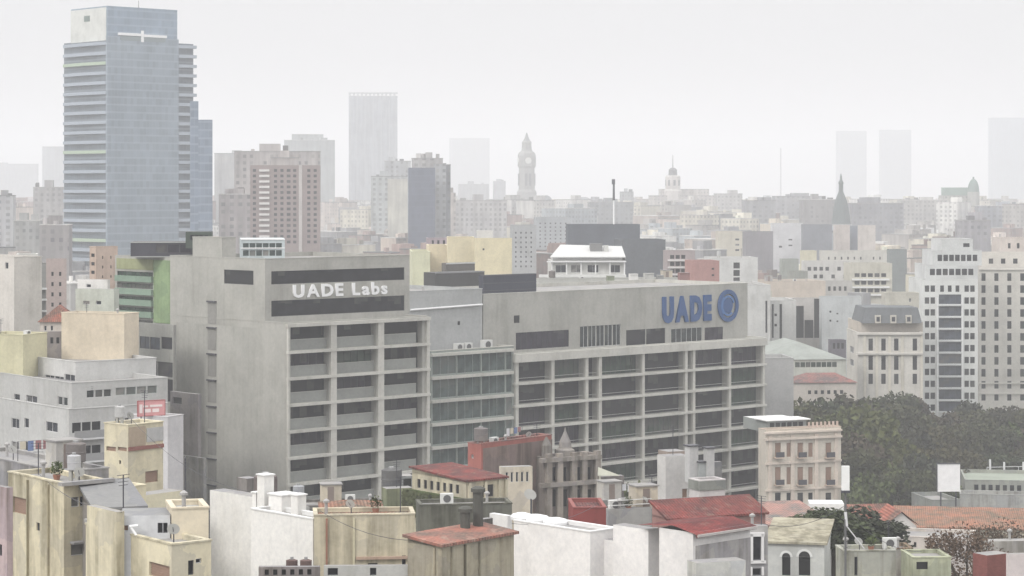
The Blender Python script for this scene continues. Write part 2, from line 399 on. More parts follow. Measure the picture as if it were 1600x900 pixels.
            r.quad((0, 0, H_ - .2), (0, D_, H_ - .2), (0, D_, H_ + rise - .2), m=1); r.quad((W_, 0, H_ - .2), (W_, D_, H_ - .2), (W_, D_, H_ + rise - .2), m=1)
            r.build('roof', [s.roofm or tiles((.36, .13, .09)), s.mat], s.e); s.roofz = H_
        s.done = True; return s
    def world(s, x, y, z): return Vector((s.cx + s.u.x * x + s.v.x * y, s.cy + s.u.y * x + s.v.y * y, s.base + z))

#==BODY==
# ------------------------------------------------------------------ ground and haze
g = MB(); g.quad((-6000, -300, 0), (6000, -300, 0), (6000, 7500, 0), (-6000, 7500, 0))
go = g.build('ground', wall((.12, .12, .115), .6, False)); go['kind'] = 'structure'
g = MB(); g.quad((30, 430, .02), (260, 430, .02), (300, 640, .02), (60, 640, .02))
go = g.build('park_ground', wall((.07, .085, .05), .6, False)); go['kind'] = 'structure'
g = MB(); g.box(-2400, 2400, -60, 7600, -1, 230)
hz = g.mesh('haze', []); hm = bpy.data.materials.new('haze'); hm.use_nodes = True; hm.node_tree.nodes.clear()
_o = hm.node_tree.nodes.new('ShaderNodeOutputMaterial'); _p = hm.node_tree.nodes.new('ShaderNodeVolumePrincipled')
_p.inputs['Color'].default_value = (.90, .905, .925, 1); _p.inputs['Density'].default_value = .00036
hm.node_tree.links.new(_p.outputs[0], _o.inputs['Volume']); hz.materials.append(hm)
ho = link('haze', hz); ho['kind'] = 'stuff'; ho.display_type = 'WIRE'

def merge(host, sub):
    ih = Vector((sub.cx - host.cx, sub.cy - host.cy)); lx, ly = ih.dot(host.u), ih.dot(host.v); lz = sub.base - host.base
    for c in list(sub.e.children): c.parent = host.e; c.location = (c.location[0] + lx, c.location[1] + ly, c.location[2] + lz)
    USED.pop(sub.label, None); bpy.data.objects.remove(sub.e)
def bars(s, face, x0, x1, zs, h, out, name, mat, inn=.1):
    for z in zs:
        if face == 'R': s.part(name, x0, x1, -out, inn, z, z + h, mat)
        else: s.part(name, -out, inn, x0, x1, z, z + h, mat)

# ------------------------------------------------------------------ grey campus building with the white sign
CONC = wall((.41, .405, .375), .4); CONC2 = wall((.55, .54, .50), .45)
PANEL = wall((.29, .30, .285), .45, False)
Bld.recess = .2
_wf = Bld.wallface
L = Bld('campus_tower', 'tall grey concrete block with blank side wall and white lettering above its bays', 'building',
        266, 447, 667, 505, 330, None, mat=CONC, W=None)
q = [L.sp('R', x) for x in (454, 514, 524, 588, 598, 660)]
fz = [L.zp('R', 447, y) for y in (512,)][0]
pitch = 3.8
bays = [(q[0], q[1]), (q[2], q[3]), (q[4], q[5])]
z = fz; rows = []
while z - 3.35 > .5: rows.append((z - 3.35, z)); z -= pitch
kinds = ['plain', 'plain', 'purple', 'green', 'plain', 'purple']
L.recess = 1.3
for r, (z0, z1) in enumerate(rows):
    for i, (a, b) in enumerate(bays): L.op('R', a, b, z0, z1, kinds[(r * 2 + i) % 6] if random.random() < .6 else 'plain', 'window')
# ladder-like slot on the blank wall
sl = sorted((L.sp('L', 325), L.sp('L', 338)))
for k in range(11):
    zt = L.zp('L', 331, 470 + k * 41.0)
    if zt - 3.2 > 1: L.part('wall_slot', -.06, .03, sl[0], sl[1], zt - 3.4, zt - .25, wall((.27, .265, .25), .3)); L.part('slot_ledge', -.28, .03, sl[0] - .1, sl[1] + .1, zt - .22, zt, DARKMET())
L.roofkind = 'flat'
Lw = L
def patched(s, mb, face):
    _wf(s, mb, face)
L.finish()
for o in list(L.e.children):
    if o.name.startswith('window'): o.location.y += 1.1
mb = MB()
for (z0, z1) in rows:
    for a, b in bays:
        for p in (((a, .2, z0), (b, .2, z0), (b, 1.3, z0), (a, 1.3, z0)), ((a, .2, z1), (b, .2, z1), (b, 1.3, z1), (a, 1.3, z1)),
                  ((a, .2, z0), (a, .2, z1), (a, 1.3, z1), (a, 1.3, z0)), ((b, .2, z0), (b, .2, z1), (b, 1.3, z1), (b, 1.3, z0))): mb.quad(*p)
mb.build('reveal', CONC, L.e)
pan = {}
for r, (z0, z1) in enumerate(rows):
    for i, (a, b) in enumerate(bays):
        key = i
        if key not in pan:
            m_ = MB(); m_.box(0, b - a - (.8 if i == 2 else .01), .55, .7, 0, 1.5); pan[key] = m_.mesh('spandrel', PANEL)
            m_ = MB(); m_.box(0, b - a - (.8 if i == 2 else .01), .52, .57, 1.5, 1.56); pan[(i, 'r')] = m_.mesh('rail', flat((.42, .41, .38), .5))
        o = link('spandrel', pan[key], L.e, (a, 0, z0 + .004)); link('rail', pan[(i, 'r')], L.e, (a, 0, z0 + .004))
    L.part('floor_slab', .02, L.W + .3, -.55, .02, z0 - .42, z0 - .03, CONC2)
L.part('floor_slab', -.1, L.W + .3, -.62, .02, fz + .05, L.H - .08, CONC2)
for a, b in ((q[1], q[2]), (q[3], q[4]), (L.W - .35, L.W + .3), (.02, .38)):
    L.part('column', a + .05, b - .05, -.42, .02, 0, fz + .03, CONC2)
# upper block behind the terrace
U = Bld('upper', 'upper', 'x', 266, 414, 640, 405, 330 + .731 * 5.0, None, mat=CONC, ztop=None, base=L.ztop - 1.0, reg=False)
U.D = L.D - 5
U.win('R', 424, 632, 424, 444.5, 1, 1, kind='plain'); U.win('R', 424, 632, 470, 495, 1, 1, kind='plain'); U.win('L', 350, 396, 421, 443, kind='plain')
U.finish(); merge(L, U)
# the raised part of the blank wall and the low far end
U = Bld('upper', 'upper', 'x', 301, 347, 360, 372, 341, None, mat=CONC, base=L.ztop, reg=False)
U.W = 2.5; q_ = L.sp('L', 347); U.cx, U.cy = L.cx + L.v.x * q_ - .01 * L.u.x, L.cy + L.v.y * q_; U.finish(); merge(L, U)
t = Bld('glasshouse', 'pale blue glazed rooftop shed with white rails on the grey tower', 'shed', 372, 376, 445, 373, 352, (.5, .56, .58), base=L.ztop, yb=404, rot=8, W=None, D=7, roofm=flat((.6, .64, .66), .4), parapet=False, reg=False)
t.win('R', 379, 441, 379, 401, 6, 2, .92, .85, kind='curtain'); t.finish(); bars(t, 'R', 0, t.W, [t.H * .5, t.H - .2], .15, .12, 'rail', flat((.75, .75, .75), .5))
t = Bld('plant_screen', 'long dark louvred plant enclosure above the green wing', 'plant room', 200, 204, 301, 378, 353, (.06, .06, .075), yb=402, rot=4, D=6, parapet=False, roofm=ROOFD(), reg=False)
t.win('R', 243, 299, 381, 396, 3, 1, .95, .9, kind='purple'); t.finish(); bars(t, 'R', 0, t.W, [0, t.H - .15], .15, .08, 'rail', flat((.35, .35, .34)))
t = Bld('roof_cabin', 'low dark green cabin on the grey tower roof edge', 'cabin', 286, 290, 330, 362, 352, (.07, .09, .075), yb=388, rot=4, D=4, parapet=False, roofm=ROOFD(), reg=False)
t.win('R', 296, 326, 366, 376, 4, 1, .8, .8, kind='plain'); t.finish()

# lettering
def letters(host, face, text, px0, px1, py0, py1, inset, mat, label, name, depth=.25, bold=0.02):
    """separate raised letters fixed to a wall (face R)"""
    z1 = host.zp(face, px0, py0) + host.base; z0 = host.zp(face, px0, py1) + host.base; h = z1 - z0
    x0, x1 = host.sp(face, px0), host.sp(face, px1)
    o0 = Vector((host.cx + host.u.x * x0 - host.v.x * inset, host.cy + host.u.y * x0 - host.v.y * inset, z0))
    root = empty(name, o0, host.rot, label, 'sign'); xs = 0; gl = []
    for ch in text:
        if ch == ' ': xs += .42; continue
        fc = bpy.data.curves.new('letter', 'FONT'); fc.body = ch; fc.size = 1; fc.extrude = .1; fc.offset = bold; fc.resolution_u = 3
        o = bpy.data.objects.new('letter', fc); COL.objects.link(o); bpy.context.view_layer.update()
        me = bpy.data.meshes.new_from_object(o); bpy.data.objects.remove(o); me.materials.clear(); me.materials.append(mat)
        vs = np.array([v.co[:] for v in me.vertices]); gl.append((me, xs - vs[:, 0].min(), vs)); xs += vs[:, 0].max() - vs[:, 0].min() + .13
    sx_ = (x1 - x0) / (xs - .13); sy_ = h / .72
    for me, off, vs in gl:
        o = link('letter', me, root, (off * sx_, 0, 0)); o.rotation_euler = (R_(90), 0, 0); o.scale = (sx_, sy_, depth / .2)
    return root
U = Bld('x', 'x', 'x', 266, 414, 640, 405, 330 + .731 * 5.0, None, mat=CONC, base=L.ztop - 1, reg=False)
letters(U, 'R', 'UADE Labs', 457, 604, 445, 464.5, .12, flat((.8, .8, .8), .5), 'raised white letters between two dark window bands', 'letter_sign', bold=.03)
USED.pop('x'); bpy.data.objects.remove(U.e)

# ------------------------------------------------------------------ long grey building with the blue sign
ym = 390 - 17.6 * .682
M = Bld('campus_block', 'long grey concrete building with glazed floors and a high blank upper wall', 'building', 672, 803, 1192, 553, 388, None, mat=CONC, D=30, cope=CONC2)
fz = M.zp('R', 803, 567); rows = []; z = fz
while z - 3.3 > .3: rows.append((z - 3.3, z)); z -= pitch
edges = [(808, 859), (864, 912), (917, 933), (938, 1001), (1005, 1068), (1072, 1080), (1084, 1136), (1140, 1189)]
kk = ['plain', 'purple', 'plain', 'tint', 'plain', 'plain', 'green', 'purple']
for r, (z0, z1) in enumerate(rows):
    for i, (a, b) in enumerate(edges):
        M.op('R', M.sp('R', a), M.sp('R', b), z0, z1, random.choice(['plain', 'plain', 'purple', 'green', 'plain']), 'window')
M.finish()
for o in list(M.e.children):
    if o.name.startswith('window'): o.location.y += 1.15
mb = MB()
for (a, b, z0, z1, k_, p_) in M.ops['R']:
    for p in (((a, .2, z0), (b, .2, z0), (b, 1.4, z0), (a, 1.4, z0)), ((a, .2, z1), (b, .2, z1), (b, 1.4, z1), (a, 1.4, z1)), ((a, .2, z0), (a, .2, z1), (a, 1.4, z1), (a, 1.4, z0)), ((b, .2, z0), (b, .2, z1), (b, 1.4, z1), (b, 1.4, z0))): mb.quad(*p)
mb.build('reveal', CONC, M.e)
for z0, z1 in rows: M.part('balustrade', .4, M.W - .4, .25, .30, z0 + .55, z0 + .62, flat((.4, .4, .38))); M.part('floor_slab', -.3, M.W + .4, -.7, .01, z0 - .47, z0 - .06, CONC2)
M.part('floor_slab', -.3, M.W + .4, -.8, .01, fz + .05, M.H - .06, CONC2)
for a, b in ((803, 808), (859, 864), (912, 917), (933, 938), (1001, 1005), (1068, 1072), (1080, 1084), (1136, 1140), (1189, 1193)):
    x0, x1 = M.sp('R', a), M.sp('R', b); M.part('column', x0 + .05, x1, -.4, .01, 0, fz + .03, CONC2)
yup = M.part
U = Bld('upper', 'upper', 'x', 700, 790, 1168, 458, 388 + 3.4, None, mat=CONC, base=M.ztop - 1.0, reg=False, W=None, cope=CONC2)
d0 = 4.0; U.cx, U.cy = M.cx + M.v.x * d0, M.cy + M.v.y * d0; x0 = U.sp('R', 755); U.cx += U.u.x * x0; U.cy += U.u.y * x0
U.W = U.sp('R', 1168); U.D = 24
U.ztop = CAMH - (460 - HOR) * U.cy / F; U.H = U.ztop - U.base
U.win('R', 803, 812, 493, 505, kind='plain'); U.win('R', 806, 889, 520, 547, kind='purple'); U.win('R', 906, 970, 510, 543, 5, 1, .97, 1, 'tint')
U.win('R', 978, 1040, 516, 541, 2, 1, .97, 1, 'plain'); U.win('R', 1048, 1098, 514, 536, 1, 1, .97, 1, 'tint'); U.win('R', 1101, 1158, 512, 533, 2, 1, 1, 1, 'purple')
U.finish()
BLUE = flat((.02, .07, .20), .5)
letters(U, 'R', 'UADE', 1034, 1110, 465, 502, .2, BLUE, 'large raised blue letters at the right end of the upper wall', 'letter_sign', .35, .06)
# round emblem: ring and disc with open swirl, blue, same wall
qx = U.sp('R', 1136); zc = U.zp('R', 1136, 477.5) + U.base; rad = (U.sp('R', 1152) - U.sp('R', 1120)) / 2
o0 = U.world(qx, -.15, zc - U.base); em = empty('round_emblem', o0, U.rot, 'round blue emblem with rings and inner swirl right of the blue letters', 'emblem')
def ring(r0, r1, th, a0=0, a1=2 * math.pi, n=40, cx=0, cz=0):
    mb = MB()
    for k in range(n):
        p, q_ = a0 + (a1 - a0) * k / n, a0 + (a1 - a0) * (k + 1) / n
        P_ = lambda r, a, y: (cx + r * math.cos(a), y, cz + r * math.sin(a) * 1.05)
        mb.quad(P_(r0, p, -th), P_(r1, p, -th), P_(r1, q_, -th), P_(r0, q_, -th)); mb.quad(P_(r1, p, -th), P_(r1, p, 0), P_(r1, q_, 0), P_(r1, q_, -th)); mb.quad(P_(r0, p, -th), P_(r0, p, 0), P_(r0, q_, 0), P_(r0, q_, -th))
    return mb
ring(rad * .74, rad, .25).build('outer_ring', BLUE, em)
ring(rad * .50, rad * .64, .2, .3, 5.4).build('inner_ring', flat((.05, .14, .34), .45), em)
ring(0.02, rad * .46, .22, cx=-rad * .04).build('centre_disc', BLUE, em)
ring(rad * .52, rad * .78, .18, 2.2, 4.0).build('swirl', flat((.05, .14, .34), .45), em)
merge(M, U)
# glazed link between the two
K = Bld('glazed_link', 'narrow glass curtain-wall wing between the grey tower and the long grey building', 'building', 672, 673, 803, 548, 376.6, None, mat=wall((.27, .30, .28), .3), D=20, cope=CONC2)
K.C = None; K.cx, K.cy = M.cx + M.u.x * M.sp('R', 673), M.cy + M.u.y * M.sp('R', 673); K.W = -M.sp('R', 673) - .05
K.ztop = CAMH - (549 - HOR) * K.cy / F; K.H = K.ztop; K.e.location = (K.cx, K.cy, 0)
z = K.H - .9; zz = []
while z > 4:
    for a, b in ((676, 713), (715, 751), (753, 789), (791, 800)): K.op('R', K.sp('R', a), K.sp('R', b), z - 3.0, z, 'curtain')
    zz.append(z); z -= pitch
K.finish()
for z in zz: K.part('floor_slab', -.1, K.W - .45, -.55, .02, z + .06, z + .55, CONC2)
U = Bld('upper', 'upper', 'x', 600, 632, 752, 452, 384, None, mat=wall((.42, .43, .43), .2), base=30, reg=False, rot=GRID)
U.cx, U.cy = M.cx + M.v.x * 3.9, M.cy + M.v.y * 3.9; x0 = U.sp('R', 636); U.cx += U.u.x * x0; U.cy += U.u.y * x0; U.W = U.sp('R', 753.5); U.D = 20
U.ztop = CAMH - (456 - HOR) * U.cy / F; U.H = U.ztop - 30; U.e.location = (U.cx, U.cy, 30)
U.win('R', 715, 719, 502, 508, kind='plain')
x0, x1 = U.sp('R', 640), U.sp('R', 752); zz = U.zp('R', 645, 484); U.finish()
bb = MB(); bb.bar((x0, -.25, zz), (x1, -.25, zz + .35), .18); bb.build('pipe', flat((.75, .75, .75), .5), U.e)
ih = U.e; tagl = 'pale blue-grey plastered block with a white pipe rising behind the glazed wing'
USED.pop('upper', None); ih.name = 'service_block'; tag(ih, tagl, 'building')
# dark plant screens on the roofs
def roofbox(name, label, cat, xl, xc, xr, yt, yb, Y, col, rot=GRID, **k):
    kk = dict(parapet=False, roofm=ROOFD(), reg=False); kk.update(k)
    b = Bld(name, label, cat, xl, xc, xr, yt, Y, col, rot=rot, yb=yb, **kk); return b
t = roofbox('plant_screen', 'big dark blue-grey plant screen on the long grey building roof', 'plant room', 748, 755, 838, 430, 466, 401, (.05, .055, .075)); t.finish(); bars(t, 'R', 0, t.W, [t.H * .3, t.H * .62, t.H - .2], .12, .07, 'louvre', DARKMET())
t = roofbox('plant_screen', 'dark flat plant screen beside the cream blocks behind the link wing', 'plant room', 662, 680, 757, 426, 452, 430, (.07, .07, .07)); t.finish(); bars(t, 'R', 0, t.W, [t.H - .2], .15, .08, 'rail', flat((.25, .25, .25)))
t = roofbox('plant_screen', 'brown-grey taller plant box standing on the dark flat screen', 'plant room', 690, 697, 742, 411, 440, 440, (.14, .13, .12)); t.finish(); bars(t, 'R', 0, t.W, [t.H - .25], .25, .12, 'rail', flat((.5, .5, .48)))

def acunit(loc, rz, label, s=1.0, group=None):
    e = empty('air_conditioner', loc, rz, label, 'air conditioner', group)
    mb = MB(); mb.box(0, 1.1 * s, 0, .5 * s, .1, .95 * s); mb.box(.05, .15, 0, .5 * s, 0, .1); mb.box(.9 * s, s, 0, .5 * s, 0, .1); mb.build('casing', flat((.6, .6, .58), .5), e)
    mb = MB(); mb.lathe([(.33 * s, 0), (.33 * s, .03)], 14); o = mb.build('fan_grille', flat((.1, .1, .1), .6), e, (.55 * s, -.005, .52 * s)); o.rotation_euler = (R_(90), 0, 0)
    return e
def tank(loc, r, h, label, col=(.45, .45, .45), legs=True, group=None):
    e = empty('water_tank', loc, 0, label, 'water tank', group); z0 = .8 if legs else 0
    mb = MB(); mb.lathe([(r * .96, z0), (r, z0 + .05), (r, z0 + h * .45), (r * 1.03, z0 + h * .47), (r * 1.03, z0 + h * .5), (r, z0 + h * .52), (r, z0 + h * .93), (r * .5, z0 + h)], 18); mb.build('tank_body', wall(col, .6), e)
    mb = MB(); mb.lathe([(r * .3, z0 + h), (r * .3, z0 + h + .15)], 12); mb.build('tank_lid', flat((.3, .3, .3)), e)
    if legs:
        for a in range(4):
            mb = MB(); x, y = r * .65 * math.cos(a * math.pi / 2 + .8), r * .65 * math.sin(a * math.pi / 2 + .8); mb.box(x - .1, x + .1, y - .1, y + .1, 0, z0 + .02); mb.build('leg', CONC, e)
    return e
for px, lab, s in ((713, 'white rooftop air conditioner at the left of the three on the glazed wing', 1.5), (727, 'grey rooftop air conditioner in the middle of the three on the glazed wing', 1.5), (756, 'wide rooftop air conditioner at the right of the three on the glazed wing', 1.8)):
    x, y = K.loc('R', px, 1.2); acunit(K.world(x, y, K.roofz + .01), K.rot, lab, s)
for px, lab in ((985, 'first'), (1012, 'second'), (1035, 'last')):
    pass

# ------------------------------------------------------------------ everything right behind and beside
WHT = (.72, .71, .69); CRM = (.55, .48, .33); GRY = (.42, .42, .42)
def simple(name, label, xl, xc, xr, yt, Y, col, wins=(), **k):
    b = Bld(name, label, k.pop('cat', 'building'), xl, xc, xr, yt, Y, col, **k)
    for w in wins: b.win(*w[:5], **dict(zip(('nx', 'nz', 'fw', 'fh', 'kind', 'skip'), w[5:])))
    return b.finish()
# green wing and neighbours left of the grey tower
G_ = Bld('green_wing', 'grey wing with bright green end wall and deep window bands', 'building', 180, 269, 280, 403, 352, None, mat=CONC, W=12)
for y0, y1 in ((423, 433), (441, 449), (461, 470), (478, 487), (497, 504)): G_.win('L', 183, 239, y0, y1, kind='green')
G_.finish()
y0, y1 = sorted((G_.sp('L', 241), G_.sp('L', 268))); G_.part('green_panel', -.15, .02, y0, y1, G_.zp('L', 255, 505), G_.H - .4, wall((.27, .37, .20), .6))
y0, y1 = sorted((G_.sp('L', 183), G_.sp('L', 240)))
G_.part('green_panel', -.12, .02, y0, y1, G_.zp('L', 210, 421), G_.H - .35, wall((.33, .35, .20), .5))
for yy in (440, 460, 477, 495): G_.part('sunshade', -.5, .02, y0, y1, G_.zp('L', 210, yy) , G_.zp('L', 210, yy) + .9, wall((.24, .33, .26), .3))
simple('dark_annex', 'low dark glazed annex at the foot of the green wing', 196, 271, 280, 508, 340, (.30, .30, .28), [('L', 197, 216, 526, 544, 1, 1, .96, 1, 'purple'), ('L', 218, 250, 525, 544, 2, 1, .97, 1, 'blue'), ('L', 252, 269, 526, 545, 1, 1, 1, 1, 'plain'), ('L', 199, 270, 560, 583, 3, 1, .98, 1, 'plain'), ('L', 240, 270, 590, 625, 1, 1, 1, 1, 'plain')], W=.5, cope=CONC2)
simple('grimy_wall_block', 'dark streaked party wall block against the tall blank wall', 262, 318, 324, 716, 322, (.27, .265, .25), W=.5, dirt=.8)  # dark box in place of a brown-grey patch on the tall wall
simple('grimy_wall_block', 'narrow dark streaked block right of the red sign', 266, 309, 318, 616, 324, (.22, .205, .20), [('L', 270, 284, 620, 630, 1, 1, 1, 1, 'void')], W=.6, dirt=.8)  # narrower dark box for the upper part of the same patch
simple('peach_block', 'blank peach coloured party wall block', 96, 194, 210, 491, 310, (.64, .56, .44), rot=70, W=4, dirt=.25)
simple('greenish_block', 'small pale green-grey roof block stepped above the peach wall', 118, 178, 186, 452, 335, (.5, .53, .47), [('L', 130, 140, 470, 476), ('L', 150, 158, 470, 476)], rot=70)
simple('roof_hut', 'white broken-edged roof hut above the green-grey block', 121, 168, 172, 437, 342, WHT, [('L', 135, 142, 444, 449)], rot=70, yb=458)
simple('pink_block', 'slim salmon block with balconies at the foot of the glass tower', 140, 150, 184, 386, 420, (.58, .45, .37), [('L', 141, 149, 392, 432, 1, 3, .7, .4, 'void'), ('R', 154, 180, 395, 440, 2, 3, .15, .3, 'void')])
w = simple('white_slab_block', 'tall off-white end wall at the left picture edge', -60, 22, 27, 402, 360, (.62, .59, .55), [('L', 8, 13, 410, 420)], W=5)
b = simple('balcony_block', 'grey block with white balcony slabs right of the off-white end wall', 10, 28, 72, 412, 375, (.27, .27, .26), [('R', 29, 66, 418, 500, 2, 5, .85, .62, 'plain')], rot=20)
bars(b, 'R', 0, b.W, [b.zp('R', 28, y) for y in (453, 470, 488)], .28, 1.0, 'balcony_slab', flat((.65, .65, .64)))
simple('roof_hut', 'white lift hut on the balcony block', 24, 26, 58, 398, 380, (.66, .66, .63), [('R', 33, 37, 402, 410)], rot=10, yb=416, D=5)
simple('pinkish_block', 'dull pink block behind the balcony block', 60, 72, 104, 404, 430, (.42, .35, .33), [('R', 76, 100, 420, 500, 2, 5, .3, .4, 'plain')], rot=10)
simple('yellow_block', 'pale yellow low block at the left picture edge', -30, 36, 42, 524, 305, (.58, .55, .38), rot=70, W=6)
simple('tiled_house', 'little house with red tiled roof left of the peach wall', 56, 62, 114, 503, 330, (.55, .5, .45), [('R', 66, 86, 508, 518, 2, 1, .4, .8), ('R', 92, 108, 507, 515, 1, 1, .5, .7)], rot=5, roof='hip', D=8)
simple('low_shed', 'brown-grey low sheds between yellow block and peach wall', 34, 40, 108, 518, 315, (.30, .27, .25), [('R', 48, 95, 524, 540, 5, 1, .5, .6, 'void')], rot=2, dirt=.9)
# chamfered grey apartment building on the left
A = Bld('apartment_building', 'light grey apartment building with chamfered corner and stepped penthouses', 'building', -40, 108, 262, 640, 285, (.52, .52, .51), rot=38, dirt=.4)
for y in (653, 689): A.win('L', 18, 30, y, y + 15); A.win('L', 38, 45, y, y + 15); A.win('L', 72, 90, y + 5, y + 20)
A.win('L', 30, 46, 727, 735); 
for y in (660, 697): A.win('R', 112, 158, y + 1, y + 17, 3, 1, .9, 1, 'plain')
for y in (660, 696, 732): A.win('R', 176, 250, y - 6, y + 12, 5, 1, .5, 1)
A.finish()
for y in (686, 722): 
    x1 = A.sp('R', 166); A.part('balcony_slab', .1, x1, -1.3, .02, A.zp('R', 110, y) - .1, A.zp('R', 110, y) + .12, flat((.6, .6, .6))); A.part('balcony_front', .1, x1, -1.3, -1.2, A.zp('R', 110, y) + .12, A.zp('R', 110, y) + 1.05, flat((.28, .28, .28)))
B2 = Bld('pent', 'pent', 'x', -50, 112, 262, 599, 290, (.47, .47, .46), rot=38, base=A.ztop - .5, reg=False)
B2.win('L', 22, 31, 615, 628); B2.win('L', 41, 58, 617, 630); B2.win('L', 90, 106, 619, 632, 2, 1, .9, 1, 'tint'); B2.win('R', 135, 175, 610, 622, 3, 1, .9, 1, 'tint'); B2.win('R', 180, 246, 606, 618, 4, 1, .9, 1, 'curtain')
B2.finish(); merge(A, B2)
B3 = Bld('pent', 'pent', 'x', -60, 118, 244, 566, 300, (.56, .56, .55), rot=38, base=A.ztop + 2, reg=False, dirt=.25)
B3.win('L', 70, 100, 585, 595, 2, 1, .96, 1); B3.win('L', 101, 122, 584, 594); B3.finish(); merge(A, B3)
t = roofbox('penthouse', 'pale stepped rooftop room with small window over the chamfered building', 'penthouse', 60, 150, 206, 540, 578, 312, (.55, .56, .54), rot=38, roofm=None); t.win('L', 102, 114, 561, 568, 1, 1, 1, 1, 'plain'); t.finish()
# red sign
sg = empty('billboard', P(216, 650, 262), R_(30), 'faded red board with pale lettering on the roof behind the cream stair tower', 'sign')
wd, hh = 3.2, 1.65; mb = MB(); mb.box(0, wd, 0, .12, 0, hh); mb.build('panel', flat((.62, .30, .30), .6), sg)
mb = MB(); mb.box(-.08, wd + .08, -.03, .15, hh, hh + .08); mb.box(-.08, wd + .08, -.03, .15, -.08, 0); mb.box(-.08, 0, -.03, .15, 0, hh); mb.box(wd, wd + .08, -.03, .15, 0, hh); mb.build('frame', flat((.35, .1, .1)), sg)
for i, (a, b_, c, d_) in enumerate(((.15, .5, .3, 1.3), (.6, 1.2, .95, 1.15), (.7, 1.5, .35, .75), (1.7, 2.5, .35, .75), (1.4, 2.9, .95, 1.2))):
    mb = MB(); mb.box(a, b_, -.03, .0, c, d_); mb.build('lettering', flat((.78, .68, .66)), sg)
for x in (.3, 2.8): mb = MB(); mb.box(x, x + .12, .02, .12, -3, -.08); mb.build('post', DARKMET(), sg)
simple('white_annex', 'white-grey narrow block under the red board', 204, 262, 268, 652, 262, (.58, .57, .58), [('L', 238, 243, 664, 682), ('L', 214, 222, 700, 712)], rot=62, W=3)

# right side: hotel, cream hotel, mansard palace, pale blocks
h = Bld('white_hotel', 'white modern apartment tower with central dark glazed bay and sloping top', 'building', 1438, 1441, 1528, 437, 560, (.66, .67, .66), rot=1, D=18, dirt=.15)
yy = [446 + k * 18.6 for k in range(11)]
for i, y in enumerate(yy):
    h.win('R', 1444, 1462, y, y + 10, 2, 1, .78, 1, 'plain'); h.win('R', 1506, 1524, y, y + 10, 2, 1, .78, 1, 'plain')
    if i > 0: h.win('R', 1467, 1502, y - 4.5, y + 10.5, 1, 1, 1, 1, 'blue')
    else: h.win('R', 1466, 1502, y, y + 10, 3, 1, .5, 1, 'plain')
h.finish()
for a in (1464.5, 1503.5): x = h.sp('R', a); h.part('pier', x - .2, x + .2, -.35, .02, 0, h.H - 4.5, flat((.72, .72, .72)))
for y in yy[1:]: x0, x1 = h.sp('R', 1466), h.sp('R', 1502.5); h.part('balcony_slab', x0, x1, -.45, .02, h.zp('R', 1470, y + 13), h.zp('R', 1470, y + 10.6), flat((.62, .63, .63)))
for k, (xa, xb, y0, y1) in enumerate(((1446, 1528, 414, 438), (1458, 1534, 392, 415), (1472, 1520, 374, 393))):
    t = Bld('x', 'x', 'x', xa, xa, xb, y0, 560, None, rot=1, yb=y1, D=14, mat=wall((.62, .63, .63), .15), reg=False)
    if k < 2: t.win('R', xa + 6, xb - 6, y0 + 6, y0 + 16, 7, 1, .8, 1, 'plain')
    else: t.win('R', 1505, 1515, 380, 386, kind='plain')
    t.finish(); merge(h, t)
c = Bld('cream_hotel', 'cream classical hotel block at the right picture edge', 'building', 1524, 1530, 1680, 418, 572, (.62, .595, .555), rot=1, D=20, dirt=.2)
for k in range(11):
    for m in range(6): x = 1533.5 + m * 20.2; c.win('R', x, x + 6.5, 427 + k * 18.7, 439 + k * 18.7, kind='plain')
c.finish()
for y in (422, 600, 616): c.band('R', c.zp('R', 1530, y), .35, .35, 'cornice')
t = Bld('x', 'x', 'x', 1530, 1534, 1680, 396, 575, None, rot=1, yb=422, D=14, mat=wall((.62, .59, .54), .15), reg=False)
for m in range(5): t.win('R', 1545 + m * 19, 1552 + m * 19, 404, 412, kind='plain')
t.finish(); merge(c, t)
simple('roof_turret', 'pale pink attic storey on the cream hotel', 1556, 1562, 1680, 372, 590, (.6, .54, .5), [('R', 1570, 1640, 378, 390, 5, 1, .3, .7, 'plain')], rot=1, yb=405, D=10)
m = Bld('palace', 'ornate cream French style block with dark slate mansard roof', 'building', 1323, 1341, 1442, 520, 545, (.58, .56, .52), rot=1, dirt=.45)
for x in (1357, 1377, 1397, 1426):
    m.win('R', x, x + 7, 529, 548, kind='plain'); m.win('R', x, x + 7, 556, 578, kind='plain'); m.win('R', x, x + 7, 584, 600, kind='plain')
m.win('L', 1328, 1334, 535, 575, 1, 2, 1, .5); m.finish()
for y in (521, 552): m.band('R', m.zp('R', 1345, y) - .3, .45, .55, 'cornice')
for x in (1351, 1370, 1390, 1410, 1440): q_ = m.sp('R', x); m.part('pilaster', q_ - .3, q_ + .3, -.22, .02, 1, m.zp('R', 1345, 524), wall((.6, .57, .5), .3))
t = Bld('x', 'x', 'x', 1325, 1345, 1442, 504, 547, None, rot=1, base=m.ztop - .3, mat=wall((.55, .5, .44), .3), reg=False); t.finish(); merge(m, t)
z0 = CAMH - (504 - HOR) * fy(547) / F; z1 = CAMH - (480 - HOR) * fy(547) / F; mb = MB(); W1 = m.W; D1 = m.D
x0 = 1.2
A_ = [(x0, 1, z0), (W1, 1, z0), (W1, D1, z0), (x0, D1, z0)]; B_ = [(x0 + .8, 2, z1), (W1 - .8, 2, z1), (W1 - .8, D1 - 1, z1), (x0 + .8, D1 - 1, z1)]
for i in range(4): mb.quad(A_[i], A_[(i + 1) % 4], B_[(i + 1) % 4], B_[i])
mb.quad(*B_); mb.build('mansard_roof', wall((.15, .16, .17), .5), m.e)
